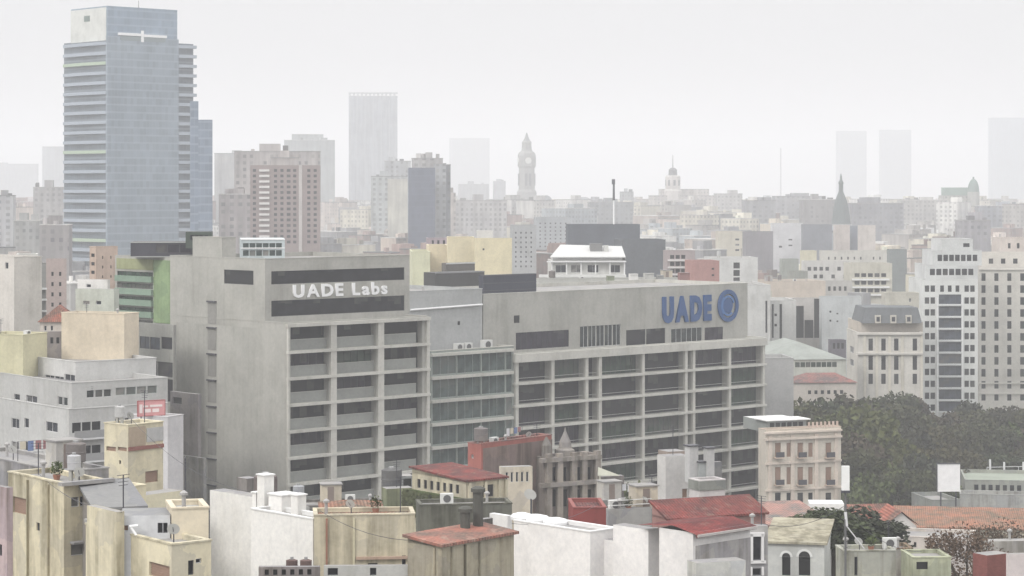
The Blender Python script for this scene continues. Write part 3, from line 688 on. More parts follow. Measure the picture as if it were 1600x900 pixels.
for x in (1373, 1397, 1421): q_ = m.sp('R', x); m.part('dormer', q_ - .7, q_ + .7, .8, 2.2, z0, z0 + 1.9, wall((.5, .47, .42), .2)); m.part('dormer_window', q_ - .4, q_ + .4, .76, .8, z0 + .4, z0 + 1.5, glass())
simple('palace_attic', 'beige attic room with water tank housing above the mansard', 1380, 1384, 1436, 458, 552, (.5, .48, .42), [('R', 1420, 1424, 466, 472)], rot=1, yb=482, D=6)
simple('side_wall_block', 'plain light grey end wall block beside the long grey building', 1188, 1191, 1240, 560, 462, (.42, .42, .42), rot=6, D=10, dirt=.3)
# pale blocks behind the blue sign
simple('pale_block', 'white blank block right of the blue emblem', 1140, 1166, 1204, 446, 560, (.56, .56, .55), [('R', 1196, 1199, 470, 520, 1, 1, 1, 1, 'plain')], rot=4)
simple('pale_block', 'pale block with thin dark vertical slots above the low hipped hall', 1190, 1205, 1244, 470, 566, (.56, .56, .55), [('R', 1206, 1209, 475, 528, 1, 1, 1, 1, 'void'), ('R', 1218, 1222, 475, 530, 1, 1, 1, 1, 'void'), ('R', 1210, 1214, 484, 516, 1, 2, 1, .25, 'plain')], rot=2)
b = simple('recess_block', 'pale block with a light well painted as near-black panels', 1238, 1240, 1284, 466, 575, (.5, .48, .46), [('R', 1244, 1256, 478, 528, 1, 1, 1, 1, 'void'), ('R', 1272, 1281, 466, 528, 1, 1, 1, 1, 'void'), ('R', 1257, 1271, 500, 528, 1, 1, 1, 1, 'void')], rot=2)  # shallow near-black panels stand in for the shade of the well
simple('blue_grey_block', 'pale blue-grey blank block with four tiny windows', 1280, 1284, 1346, 464, 570, (.5, .52, .53), [('R', 1296, 1299, 480, 508, 1, 2, 1, .22, 'plain'), ('R', 1307, 1310, 484, 508, 1, 2, 1, .2, 'plain'), ('R', 1336, 1340, 478, 506, 1, 2, 1, .22, 'plain')], rot=2)
simple('beige_block', 'low peach-beige block above the slotted pale block', 1170, 1196, 1290, 440, 640, (.56, .49, .42), rot=12)
b = Bld('hall', 'low hall with pale green-grey hipped roof and strip windows', 'hall', 1190, 1198, 1322, 562, 512, (.5, .52, .47), rot=6, D=30, roof='hip', roofm=wall((.30, .32, .30), .5)); b.roofrise = 3.4
b.win('R', 1242, 1308, 566, 574, 8, 1, .9, 1, 'green'); b.finish()
b = Bld('hall', 'small house with reddish roof below the hipped hall', 'house', 1232, 1240, 1338, 598, 500, (.5, .46, .42), rot=5, D=9, roof='hip', roofm=tiles((.34, .15, .13))); b.roofrise = 1.8; b.win('R', 1260, 1320, 610, 616, 6, 1, .5, 1, 'plain'); b.finish()
simple('dark_shed', 'small dark pergola roof right of the hipped hall', 1294, 1298, 1322, 532, 540, (.14, .13, .15), [('R', 1300, 1320, 536, 545, 3, 1, .6, 1, 'void')], rot=3)
b = simple('white_rows_block', 'beige block with three rows of white balconies left of the dark slab tower', 1318, 1328, 1394, 412, 660, (.52, .5, .43), [('R', 1334, 1386, 424, 460, 5, 3, .75, .5, 'plain')], rot=3)
bars(b, 'R', b.sp('R', 1331), b.sp('R', 1389), [b.zp('R', 1330, y) for y in (438, 450, 462)], .5, .9, 'balcony', flat((.68, .68, .67)))
simple('slab_tower', 'dark grey-green narrow slab tower left of the white hotel', 1386, 1391, 1417, 390, 690, (.20, .22, .22), rot=4, dirt=.3)
simple('pale_block', 'cream gabled block between the dark slab tower and the white hotel', 1415, 1418, 1440, 430, 640, (.58, .55, .45), [('R', 1424, 1434, 440, 470, 1, 2, .5, .3)], rot=4)
simple('white_block', 'white block with a column of dark balconies above the blue letters', 1100, 1112, 1184, 403, 600, (.62, .62, .61), [('R', 1146, 1156, 409, 444, 1, 3, 1, .8, 'void')], rot=6, dirt=.2)
b = simple('brick_block', 'red brick stepped block above the blue letters', 1070, 1084, 1124, 408, 560, (.40, .22, .20), [('R', 1112, 1116, 415, 435, 1, 2, 1, .3, 'plain')], rot=10, brick=True)
b = simple('striped_balcony_block', 'brownish block with stacked balconies next to the brick block', 1036, 1042, 1086, 392, 575, (.36, .31, .31), [('R', 1046, 1072, 396, 440, 3, 4, .75, .55, 'void')], rot=8)
bars(b, 'R', b.sp('R', 1043), b.sp('R', 1075), [b.zp('R', 1045, y) for y in (408, 419, 430)], .4, .9, 'balcony', flat((.6, .58, .57)))
simple('purple_grey_block', 'purple-grey blank wall block above the white block', 1160, 1166, 1208, 362, 760, (.24, .23, .25), rot=12, dirt=.3)
simple('beige_block', 'cream block left of the purple-grey wall', 1118, 1124, 1168, 362, 780, (.55, .52, .44), [('R', 1148, 1156, 370, 395, 1, 3, .8, .4)], rot=5)
simple('white_block', 'white block with two small windows right of the purple-grey wall', 1204, 1207, 1254, 349, 800, (.6, .6, .62), [('R', 1232, 1238, 370, 388, 1, 2, 1, .25, 'void'), ('R', 1217, 1222, 384, 387, 1, 1, 1, 1, 'void')], rot=3, dirt=.15)
simple('blue_grey_block', 'dark slate-blue blank block below the pointed spire', 1252, 1256, 1300, 351, 790, (.22, .23, .26), rot=3, dirt=.2)
simple('pinkish_block', 'cream-pink block right of the slate-blue block', 1302, 1306, 1328, 352, 800, (.55, .5, .47), rot=3)
simple('slate_block', 'very narrow slate-blue strip between two cream-pink blocks', 1327, 1328, 1340, 353, 805, (.22, .24, .28), rot=3)
simple('pinkish_block', 'cream-pink block under the right twin tower', 1340, 1341, 1368, 352, 795, (.55, .51, .48), rot=3)
simple('green_grey_block', 'small green-grey box block behind the beige block', 1218, 1222, 1248, 405, 690, (.30, .32, .29), rot=4)
simple('green_grey_block', 'lower green-grey box block against the stepped white blocks', 1230, 1240, 1262, 424, 660, (.28, .29, .26), rot=14)
simple('cream_box', 'small cream cube of a block at the middle of the right district', 1250, 1256, 1276, 392, 720, (.58, .55, .42), rot=8)
b = simple('white_block', 'white tiered block with awnings right of the green-grey boxes', 1252, 1256, 1330, 408, 700, (.58, .57, .55), [('R', 1260, 1325, 414, 450, 7, 3, .6, .5, 'plain', .2)], rot=3)
simple('grey_block', 'broad grey block across the right district', 1262, 1268, 1332, 440, 650, (.45, .44, .42), [('R', 1275, 1325, 446, 456, 6, 1, .5, .7, 'void')], rot=3)
simple('pale_block', 'long pale block with flat roof above the tiny-window block', 1280, 1284, 1400, 392, 740, (.52, .51, .47), [('R', 1290, 1380, 398, 420, 9, 2, .25, .4, 'plain', .3)], rot=3)
# centre: cream trio, penthouse, dark walls
simple('cream_block', 'lower cream-green wall of the cream trio at its left', 640, 644, 672, 394, 560, (.60, .60, .43), rot=4)
simple('cream_block', 'pinkish cream wall second of the cream trio', 666, 669, 700, 384, 565, (.66, .58, .42), rot=4, dirt=.2)
simple('cream_block', 'tallest blank cream wall with small air vents behind the plant screens', 698, 700, 741, 371, 560, (.68, .61, .43), rot=4, dirt=.2)
simple('cream_block', 'right blank cream wall under the white roof box', 741, 742.5, 800, 373, 556, (.68, .61, .42), [('R', 754, 757, 388, 391, 1, 1, 1, 1, 'plain')], rot=4, dirt=.2)
simple('roof_hut', 'pink-brown striped roof hut left of the tall cream wall', 666, 668, 700, 373, 580, (.36, .3, .33), [('R', 672, 698, 375, 383, 3, 1, .4, .9, 'plain')], rot=4, yb=388)
simple('roof_box', 'white roof box on the right cream wall', 744, 746, 770, 361, 562, WHT, rot=4, yb=377, D=4, dirt=.1)
b = Bld('penthouse_house', 'white rooftop house with sloping white roof and window row', 'house', 850, 862, 975, 408, 540, (.62, .62, .60), rot=3, D=14, dirt=.2)
for x in (868, 892, 918, 952): b.win('R', x, x + 17, 414, 426, kind='glass')
b.finish(); b.part('terrace_slab', -3, b.W + .3, -2, .02, b.zp('R', 862, 433), b.zp('R', 862, 429), flat((.62, .62, .6)))
mb = MB(); zt = b.H + .12; a = b.W; mb.quad((-.4, -.6, zt + .9), (a + .3, -.6, zt + .9), (a + .2, 7, zt + 3.2), (2.6, 7, zt + 3.6)); mb.quad((-.4, -.6, zt + .7), (a + .3, -.6, zt + .7), (a + .3, -.6, zt + .9), (-.4, -.6, zt + .9)); mb.quad((a + .3, -.6, zt + .9), (a + .2, 7, zt + 3.2), (a + .2, 7, zt - .1), (a + .3, -.6, zt - .1)); mb.build('roof', flat((.52, .52, .51), .8), b.e)
b.part('roof_hatch', a * .55, a * .72, 3.2, 5.5, zt + 1.2, zt + 3.9, wall((.2, .2, .2), .5)); b.part('roof_hatch', a * .74, a * .8, 3.0, 4.2, zt + 1.2, zt + 3.5, wall((.6, .6, .58), .4))
for k in range(6): b.part('bay_post', a * k / 5 - .15, a * k / 5 + .15, -1.2, -.9, b.zp('R', 862, 429), b.H + .1, flat((.66, .66, .65)))
b.part('canopy', -1.2, a + .4, -1.6, .02, b.H - .25, b.H, flat((.6, .6, .6)))
b.part('attic_wall', .3, a - .3, .4, 6.5, zt - .1, zt + 1.0, wall((.55, .55, .54), .3))
simple('dark_wall_block', 'large blank dark blue-grey wall right of the white rooftop house', 960, 972, 1040, 375, 585, (.13, .14, .155), rot=6, dirt=.2)
simple('dark_wall_block', 'darker upper blank wall behind the white rooftop house', 884, 888, 1000, 351, 640, (.10, .11, .13), rot=4, dirt=.2)
simple('terrace_block', 'pale terrace building under the white rooftop house', 838, 842, 1060, 436, 500, (.50, .50, .47), rot=14, dirt=.3)
simple('grey_slab_block', 'tall plain grey slab between the cream trio and the white rooftop house', 797, 800, 838, 352, 700, (.36, .37, .38), [('R', 802, 834, 360, 420, 4, 8, .3, .4, 'plain')], rot=4)
simple('grey_slab_block', 'wide grey slab left of the white rooftop house', 834, 838, 892, 340, 900, (.34, .36, .38), [('R', 840, 888, 346, 400, 6, 9, .3, .4, 'plain')], rot=4)
# small plant on the far roof edge
for i, (x, y0, y1, wd, col, lab) in enumerate(((985, 428, 444, 12, WHT, 'white roof vent box right of the white rooftop house'), (1008, 427, 443, 14, (.5, .5, .48), 'grey round-topped roof plant before the dark wall'), (1028, 430, 443, 9, (.3, .3, .3), 'dark roof box left of the stacked balconies'), (1062, 426, 440, 16, (.30, .17, .16), 'reddish roof box in front of the brick block'), (950, 431, 442, 10, (.25, .28, .2), 'round planted tub on the terrace right of the white rooftop house'))):
    t = roofbox('roof_box', lab, 'roof box', x - 2, x, x + wd, y0, y1 + 3, 480, col, rot=8, roofm=None, D=2); t.finish(); t.band('R', t.H - .2, .2, .12, 'rim')
# ------------------------------------------------------------------ glass tower
GL = glass((.13, .20, .27), .22, .22); GL2 = glass((.10, .15, .20), .25, .2)
def curtain(col, lines=(.5, .55, .6), pitch=3.0, w=.10):
    key = ('cw', col, pitch)
    if key in MATS: return MATS[key]
    m, t, b = newmat('curtain_wall'); b.inputs['Roughness'].default_value = .3; b.inputs['Specular IOR Level'].default_value = .5; lines = tuple(.35 * l + .65 * c_ for l, c_ in zip(lines, col))
    tcn = N(t, 'ShaderNodeTexCoord'); xy = N(t, 'ShaderNodeSeparateXYZ'); t.links.new(tcn.outputs['Object'], xy.inputs[0])
    s = _m(t, 'ADD', xy.outputs[0], xy.outputs[1]); z = xy.outputs[2]
    vf = _m(t, 'FRACT', _m(t, 'DIVIDE', z, pitch)); uf = _m(t, 'FRACT', _m(t, 'DIVIDE', s, 1.5))
    cb = N(t, 'ShaderNodeCombineXYZ'); t.links.new(_m(t, 'FLOOR', _m(t, 'DIVIDE', s, 1.5)), cb.inputs[0]); t.links.new(_m(t, 'FLOOR', _m(t, 'DIVIDE', z, pitch)), cb.inputs[1])
    wn = N(t, 'ShaderNodeTexWhiteNoise'); t.links.new(cb.outputs[0], wn.inputs['Vector'])
    c = mixc(t, wn.outputs['Value'], tuple(x * .88 for x in col), tuple(x * 1.12 for x in col))
    nb = noise(t, .07, tcn.outputs['Object'], 4, .6); c = mixc(t, 1, c, ramp(t, nb.outputs[0], .3, .7, (.78, .8, .82, 1), (1.22, 1.2, 1.18, 1)).outputs[0], 'MULTIPLY')
    c = mixc(t, _m(t, 'MULTIPLY', _m(t, 'LESS_THAN', vf, .22), .5), c, lines)
    c = mixc(t, _m(t, 'MULTIPLY', _m(t, 'LESS_THAN', uf, .08), .35), c, lines)
    t.links.new(c, b.inputs['Base Color']); MATS[key] = m; return m
TY = 740
T = Bld('glass_tower', 'very tall blue-grey glass office tower with banded rounded wings', 'tower', 100, 168, 302, 62, TY, None, mat=curtain((.09, .115, .14)), parapet=False, roofm=ROOFM()); T.wallname = 'glass_wall'; T.finish()
CW = curtain((.185, .23, .275))
lx = (T.sp('R', 168), T.sp('R', 277)); mb = MB(); mb.box(-.8, lx[1], -1.0, .0, 0, T.H + 1.5); mb.build('central_glass_slab', CW, T.e)
BAND = flat((.31, .35, .40), .5); BAND2 = flat((.48, .52, .56), .5)
zz = T.H - 2; k = 0
l0, l1 = .6, T.D; r0, r1 = lx[1] + .1, T.W
while zz > 14:
    # slightly bowed balcony bands on both wings
    mb = MB(); n = 6
    for i in range(n):
        a, b = l0 + (l1 - l0) * i / n, l0 + (l1 - l0) * (i + 1) / n; fa = .5 + 1.3 * math.sin(math.pi * i / n); fb = .5 + 1.3 * math.sin(math.pi * (i + 1) / n)
        p = [(0, a), (0, b), (-fb, b), (-fa, a)]
        mb.quad(*[(x, y, zz + 1.25) for x, y in p]); mb.quad(*[(x, y, zz) for x, y in p]); mb.quad((-fa, a, zz), (-fb, b, zz), (-fb, b, zz + 1.25), (-fa, a, zz + 1.25))
    mb.quad((0, l0, zz), (-.5, l0, zz), (-.5, l0, zz + 1.25), (0, l0, zz + 1.25))
    mb.build('floor_band', BAND if k % 9 not in (2,) else flat((.36, .44, .33)), T.e)
    mb = MB()
    for i in range(n):
        a, b = r0 + (r1 - r0) * i / n, r0 + (r1 - r0) * (i + 1) / n; f = lambda q: .3 + 2.2 * math.sin(math.pi * .5 * (q - r0) / (r1 - r0) + .2)
        p = [(a, 0), (b, 0), (b, -f(b)), (a, -f(a))]
        mb.quad(*[(x, y, zz + 1.25) for x, y in p]); mb.quad(*[(x, y, zz) for x, y in p]); mb.quad((a, -f(a), zz), (b, -f(b), zz), (b, -f(b), zz + 1.25), (a, -f(a), zz + 1.25))
    mb.quad((r1, 0, zz), (r1, -f(r1), zz), (r1, -f(r1), zz + 1.25), (r1, 0, zz + 1.25))
    mb.build('floor_band', BAND, T.e); zz -= 3.9; k += 1
U = Bld('x', 'x', 'x', 111, 168, 277, 9, TY, None, mat=curtain((.17, .23, .30)), base=T.ztop - .2, parapet=False, reg=False); U.wallname = 'crown_wall'
U.finish(); U.part('crown_side', -.15, .0, .8, U.D, 0, U.H - .5, wall((.62, .63, .6), .2))
y0, y1 = sorted((U.sp('L', 132), U.sp('L', 141))); U.part('crown_opening', -.22, -.14, y0, y1, U.H - 5.5, U.H - 3.2, flat((.12, .16, .14)))
for xa, xb, ya, yb_ in ((184, 218, 51, 55), (218, 222, 48, 66), (222, 258, 54, 58)):
    x0, x1 = U.sp('R', xa), U.sp('R', xb); z0, z1 = U.zp('R', xa, yb_), U.zp('R', xa, ya); U.part('white_frame', x0, x1, -1.35, -.02 if z0 > 1.6 else -1.02, z0, z1, flat((.8, .8, .8)))
U.part('dark_opening', U.sp('R', 186), U.sp('R', 256), -1.12, -1.0, U.zp('R', 186, 63), U.zp('R', 186, 56), flat((.2, .24, .25)))
merge(T, U)
def pole(name, label, cat, base, h, r, mat, r2=None):
    e = empty(name, base, 0, label, cat); mb = MB(); mb.bar((0, 0, 0), (0, 0, h), r, n=8, r2=r2 or r * .5); mb.build('mast', mat, e); return e
p = T.world(U.W * .6, 8, T.H); pole('antenna', 'thin antenna on top of the very tall glass tower', 'antenna', Vector((p.x, p.y, T.ztop + 10)), 7, .25, flat((.3, .3, .3)))
t = simple('slab_tower', 'slim blue-grey tower tucked behind the right side of the glass tower', 296, 300, 332, 187, 700, (.20, .25, .31), rot=8, W=None, mat=curtain((.15, .19, .25)), D=16, parapet=False)
simple('stair_shaft', 'narrow step between the glass tower and the slim blue-grey tower', 294, 297, 310, 158, 676, (.2, .24, .3), rot=8, mat=curtain((.15, .19, .25)), D=8, parapet=False)

# ------------------------------------------------------------------ landmarks of the hazy skyline
def cityb(name, label, xl, xc, xr, yt, Y, col, rot=4, group=None, windowed=(True, True), D=None, penth=True, rows=True, W=None):
    if name in ('hazy_block', 'twin_tower'): windowed = (False, False)
    b = Bld(name, label, 'building', xl, xc, xr, yt, Y, col, rot=rot, D=D, W=W, group=group, mat=citywall(True), parapet=False)
    return cbuild(b, col, windowed, penth)
def cbuild(b, col, windowed, penth=True):
    W_, D_, H_ = b.W, b.D, b.H; mb = MB()
    mb.quad((0, 0, 0), (W_, 0, 0), (W_, 0, H_), (0, 0, H_), m=0 if windowed[0] else 1); mb.quad((0, 0, 0), (0, D_, 0), (0, D_, H_), (0, 0, H_), m=0 if windowed[1] else 1)
    mb.quad((W_, 0, 0), (W_, D_, 0), (W_, D_, H_), (W_, 0, H_), m=1); mb.quad((0, D_, 0), (W_, D_, 0), (W_, D_, H_), (0, D_, H_), m=0)
    o = mb.build('wall', [citywall(True), citywall(False)], b.e); o.color = (*col, 1)
    mb = MB(); mb.box(-.15, W_ + .15, -.15, D_ + .15, H_, H_ + .35); mb.build('roof', random.choice([ROOFM(), COPE(), ROOFD()]), b.e)
    if penth and min(W_, D_) > 7:
        a = random.uniform(.2, .45); x = random.uniform(.1, .5); mb = MB(); mb.box(W_ * x, W_ * (x + a), D_ * .2, D_ * .2 + min(6, D_ * .5), H_ + .36, H_ + random.uniform(2.4, 4.2)); o = mb.build('stair_head', citywall(False), b.e); kf = random.uniform(.8, 1.3); o.color = (*[min(.75, c * kf) for c in col], 1)
    for k in range(random.randint(1, 3) if penth and min(W_, D_) > 5 else 0):
        x = random.uniform(.05, .8) * W_; y = random.uniform(.05, .6) * D_; a_ = random.uniform(1, 2.6); mb = MB()
        if random.random() < .35: mb.lathe([(a_ * .6, H_ + .36), (a_ * .6, H_ + random.uniform(1.6, 3))], 10, x, y)
        else: mb.box(x, min(W_, x + a_ * 1.4), y, y + a_, H_ + .36, H_ + random.uniform(1.2, 3.2))
        o = mb.build('roof_structure', citywall(False), b.e); kf = random.uniform(.3, 1.6); o.color = (*[min(.75, c * kf) for c in col], 1)
    b.done = True; return b
C = cityb
C('hazy_block', 'faint low block at the far left skyline', -20, -15, 58, 256, 2600, (.25, .26, .28), D=20)
C('hazy_block', 'faint taller tower just left of the glass tower', 63, 66, 103, 229, 2200, (.25, .27, .29), D=20, penth=False)
C('flat_roof_tower', 'pale tower with thin dark roof edge left of the glass tower', 49, 52, 108, 293, 950, (.34, .33, .33), D=12)
C('far_block', 'white edged block at the far left below the faint skyline', -10, -8, 20, 306, 850, (.42, .42, .43), D=10)
C('far_block', 'grey building under the thin-roofed tower', 20, 22, 62, 345, 800, (.34, .34, .33), D=10)
C('far_block', 'dull block with arched top under the thin-roofed tower', 58, 62, 108, 352, 700, (.30, .28, .28), D=10)
C('hazy_block', 'broad pale block between glass tower and brown brick tower', 332, 335, 402, 240, 1200, (.36, .36, .36), D=20)
C('far_block', 'dull pinkish block in front of the broad pale block', 338, 342, 392, 304, 760, (.37, .34, .34), D=20)
b = Bld('brick_tower', 'brown-pink brick apartment tower with white balcony column', 'tower', 386, 391, 500, 258, 760, (.29, .20, .18), rot=4, dirt=.2, D=16, parapet=False, mat=wall((.27, .215, .205), .2))
for j in range(14):
    y = 264 + j * 8.6
    for x, w_ in ((395, 5), (428, 5), (438, 5), (448, 6), (458, 5), (480, 5), (490, 5)):
        b.win('R', x, x + w_, y, y + 4.5, kind='plain')
b.finish()
for x in ((405, 421), (467, 472)):
    x0, x1 = b.sp('R', x[0]), b.sp('R', x[1])
    if x[0] == 405:
        for j in range(14): z = b.zp('R', 405, 268 + j * 8.6); b.part('balcony', x0, x1, -.9, .02, z, z + .9, flat((.62, .6, .58)))
    else: b.part('white_strip', x0, x1, -.3, .02, 5, b.H, wall((.5, .47, .45), .2))
C('apartment_tower', 'pale topped tower rising behind the brown brick tower', 362, 366, 500, 237, 820, (.42, .39, .38), D=14)
C('hazy_block', 'off-white stepped block on top of the brown brick tower', 420, 423, 466, 247, 790, (.52, .48, .46), D=8)
C('hazy_block', 'hazy grey tower with stepped top behind the brick tower', 440, 444, 523, 219, 1500, (.26, .28, .28), D=20)
C('hazy_block', 'crown storey of the stepped hazy tower', 452, 456, 505, 210, 1520, (.28, .3, .3), D=15, penth=False)
b = C('tall_slab_tower', 'tall pale grey slab tower with latticed crown in the haze', 541, 545, 621, 150, 1650, (.33, .35, .38), D=22, penth=False, rot=3, windowed=(False, False))
mb = MB()
for i in range(12): x = b.W * i / 12; mb.box(x, x + b.W / 24, 0, .6, b.H + .4, b.H + 3)
mb.box(-.5, b.W + .5, -.5, 10, b.H + 3, b.H + 4.2); mb.build('crown_lattice', flat((.42, .43, .44)), b.e)
for i in range(1, 6): b.part('vertical_rib', b.W * i / 6 - .4, b.W * i / 6 + .4, -.8, .02, 0, b.H - 4, flat((.35, .36, .38)))
C('far_block', 'pale balcony block at the foot of the tall slab tower', 576, 580, 640, 276, 1000, (.40, .42, .42), D=12)
C('far_block', 'low wide grey block below the tall slab tower', 598, 601, 642, 252, 1100, (.38, .39, .40), D=10)
C('far_block', 'cream end wall between the tall slab and the slate-blue tower', 604, 606, 638, 280, 960, (.50, .49, .44), D=8, windowed=(False, False), penth=False)
b = simple('slate_tower', 'dark slate-blue glass block with pale right side', 630, 638, 680, 262, 850, (.16, .19, .25), rot=4, mat=curtain((.085, .10, .145), (.16, .18, .22)), D=12, parapet=False)
C('far_block', 'pale flank with dark edge right of the slate-blue glass block', 677, 679, 697, 256, 860, (.36, .37, .38), D=10, penth=False)
C('far_block', 'narrow dark edge strip of the pale flank', 696, 697, 704, 258, 862, (.24, .25, .27), D=10, penth=False)
C('far_block', 'roof storey with reddish tank above the slate-blue glass block', 640, 644, 692, 248, 870, (.38, .37, .37), D=10)
C('hazy_block', 'barely visible tall block between the slate-blue block and clock tower', 699, 703, 765, 216, 3300, (.2, .22, .24), D=30, penth=False)
C('hazy_block', 'hazy block in front of the barely visible tall one', 714, 717, 764, 288, 1900, (.30, .31, .32), D=20)
C('hazy_block', 'narrow hazy block just left of the clock tower', 770, 772, 790, 283, 1900, (.30, .31, .33), D=20)
C('far_block', 'long pale block with white roof edge left of the clock tower', 708, 711, 792, 314, 1000, (.42, .41, .41), D=14)
C('far_block', 'pale block with balconies under the slate-blue block right flank', 680, 684, 712, 302, 900, (.46, .43, .41), D=10)
# twin towers and the one at the right edge
C('twin_tower', 'left one of the two barely visible twin slab towers', 1306, 1309, 1354, 205, 3300, (.16, .19, .22), D=25, penth=False, rot=3, group='twin towers in the haze')
C('twin_tower', 'right one of the two barely visible twin slab towers', 1374, 1377, 1424, 203, 3300, (.16, .19, .22), D=25, penth=False, rot=3, group='twin towers in the haze')
C('hazy_block', 'faint tall tower cut by the right picture edge', 1546, 1550, 1640, 184, 3000, (.15, .20, .25), D=30, penth=False)
HZ = lambda c: wall(c, .2)
def oct_(e, name, prof, m, n=8): mb = MB(); mb.lathe(prof, n, rot=math.pi / n); return mb.build(name, m, e)
# ornate clock tower
Y = fy(1500); s = Y / F; zt = lambda y: CAMH - (y - HOR) * s
e = empty('clock_tower', (P(823, 0, Y).x, Y, 0), R_(10), 'slender ornate clock tower with bulbous top and spire', 'tower'); TW = HZ((.27, .27, .26))
oct_(e, 'shaft', [(22 * s, 0), (21 * s, zt(325)), (17 * s, zt(318)), (15.5 * s, zt(300)), (13 * s, zt(296)), (12.4 * s, zt(262))], TW)
oct_(e, 'clock_stage', [(13.2 * s, zt(262)), (14.6 * s, zt(259)), (14.4 * s, zt(243)), (13 * s, zt(239)), (9 * s, zt(236))], TW)
oct_(e, 'belfry', [(9 * s, zt(236)), (8 * s, zt(233)), (7.4 * s, zt(224)), (8.2 * s, zt(223)), (6 * s, zt(220))], TW)
oct_(e, 'spire', [(6.4 * s, zt(221)), (3.5 * s, zt(216)), (.5 * s, zt(207))], HZ((.2, .21, .22)))
for a in range(4):
    mb = MB(); ang = a * math.pi / 2; mb.lathe([(5 * s, 0), (5 * s, .3)], 16); o = mb.build('clock_face', flat((.55, .55, .52)), e, (math.sin(ang) * 13.6 * s, -math.cos(ang) * 13.6 * s, zt(251))); o.rotation_euler = (R_(90), 0, ang)
    for q in (-1, 1):
        mb = MB(); mb.box(-1.2, 1.2, -.2, .2, 0, 12); mb.build('belfry_opening' if 0 else 'narrow_window', flat((.1, .1, .11)), e, (math.sin(ang) * 12.6 * s + q * math.cos(ang) * 2, -math.cos(ang) * 12.6 * s + q * math.sin(ang) * 2, zt(290)), ang)
C('far_block', 'broad grey building that carries the ornate clock tower', 792, 796, 852, 318, 1460, (.28, .28, .28), D=30, penth=False)
def dome(name, label, px, yb, yt, r, Y, col, base_y=None, n=14, cat='dome', lantern=True):
    Y = fy(Y); s = Y / F; zb, z1 = CAMH - (yb - HOR) * s, CAMH - (yt - HOR) * s; rr = r * s; h = z1 - zb
    e = empty(name, (P(px, 0, Y).x, Y, 0), 0, label, cat)
    oct_(e, 'drum', [(rr * 1.05, 0), (rr * 1.05, zb), (rr * .98, zb + .1)], HZ((.36, .36, .34)), n)
    oct_(e, 'cupola', [(rr * math.cos(a), zb + .1 + h * .85 * math.sin(a)) for a in [k * math.pi / 16 for k in range(8)]], HZ(col), n)
    if lantern: oct_(e, 'lantern', [(rr * .18, zb + h * .8), (rr * .16, zb + h * .97), (.02, z1)], HZ(col), 8)
    return e
dome('grey_dome', 'low grey cupola right beside the clock tower', 853, 318, 303, 11, 1300, (.2, .21, .22), lantern=False)
dome('grey_dome', 'flatter wide grey cupola between clock tower and thin mast', 912, 318, 306, 14, 1500, (.22, .23, .24), lantern=False)
C('far_block', 'dark-roofed long block between the cupolas and thin mast', 918, 922, 990, 316, 1150, (.26, .27, .28), D=18)
C('far_block', 'small square roof storey right of the thin mast', 968, 971, 990, 300, 1400, (.32, .33, .34), D=14)
# thin mast
e = empty('mast', P(959, 352, fy(645)), 0, 'thin mast, dark above and white below, rising from the dark wall block', 'mast')
mb = MB(); z0, z1 = 0, 14 * fy(645) / F; mb.bar((0, 0, -1), (0, 0, (350 - 311) * fy(645) / F), .28); mb.build('white_pole', flat((.75, .75, .75)), e)
mb = MB(); mb.bar((0, 0, (350 - 311) * fy(645) / F), (0, 0, (350 - 283) * fy(645) / F), .42, r2=.35); mb.bar((-.1, 0, (350 - 286) * fy(645) / F), (-.1, 0, (350 - 278) * fy(645) / F), .6); mb.build('antenna_head', flat((.08, .08, .09)), e)
# white domed tower
Y = 1350; s = fy(Y) / F
C('far_block', 'wide pale stepped building below the white domed tower', 1016, 1020, 1118, 306, Y, (.47, .44, .42), D=30, penth=False)
C('far_block', 'upper step of the pale building below the white domed tower', 1030, 1034, 1108, 296, Y + 8, (.48, .45, .43), D=22, penth=False)
Y = fy(Y)
e = empty('domed_tower', (P(1052, 0, Y).x, Y + 6, 0), R_(10), 'white tower with small dark lantern and needle on the skyline', 'tower')
oct_(e, 'shaft', [(14 * s, 0), (14 * s, zt(300) if 0 else CAMH - (298 - HOR) * s), (12 * s, CAMH - (296 - HOR) * s), (12 * s, CAMH - (276 - HOR) * s), (10 * s, CAMH - (274 - HOR) * s)], HZ((.55, .52, .5)))
oct_(e, 'lantern', [(7 * s, CAMH - (274 - HOR) * s), (6.5 * s, CAMH - (265 - HOR) * s), (3 * s, CAMH - (262 - HOR) * s)], HZ((.16, .16, .17)))
mb = MB(); mb.bar((0, 0, CAMH - (263 - HOR) * s), (0, 0, CAMH - (242 - HOR) * s), .5, r2=.2); mb.build('needle', flat((.2, .2, .2)), e)
for a in range(8):
    ang = a * math.pi / 4; mb = MB(); mb.box(-1, 1, -.2, .2, 0, 5); mb.build('window', flat((.12, .12, .13)), e, (math.sin(ang) * 11.2 * s, -math.cos(ang) * 11.2 * s, CAMH - (290 - HOR) * s), ang)
C('far_block', 'pale block with thin antenna right of the white domed tower', 1116, 1120, 1160, 303, 1250, (.42, .41, .4), D=16)
C('far_block', 'dark-topped block left of the pointed spire', 1160, 1165, 1212, 314, 1100, (.28, .28, .29), D=16)
C('far_block', 'long grey flat-roofed block left of the pointed spire', 1208, 1212, 1286, 307, 1200, (.32, .32, .33), D=16)
C('far_block', 'brown-grey dim block immediately left of the pointed spire', 1252, 1256, 1306, 312, 1080, (.24, .23, .23), D=16)
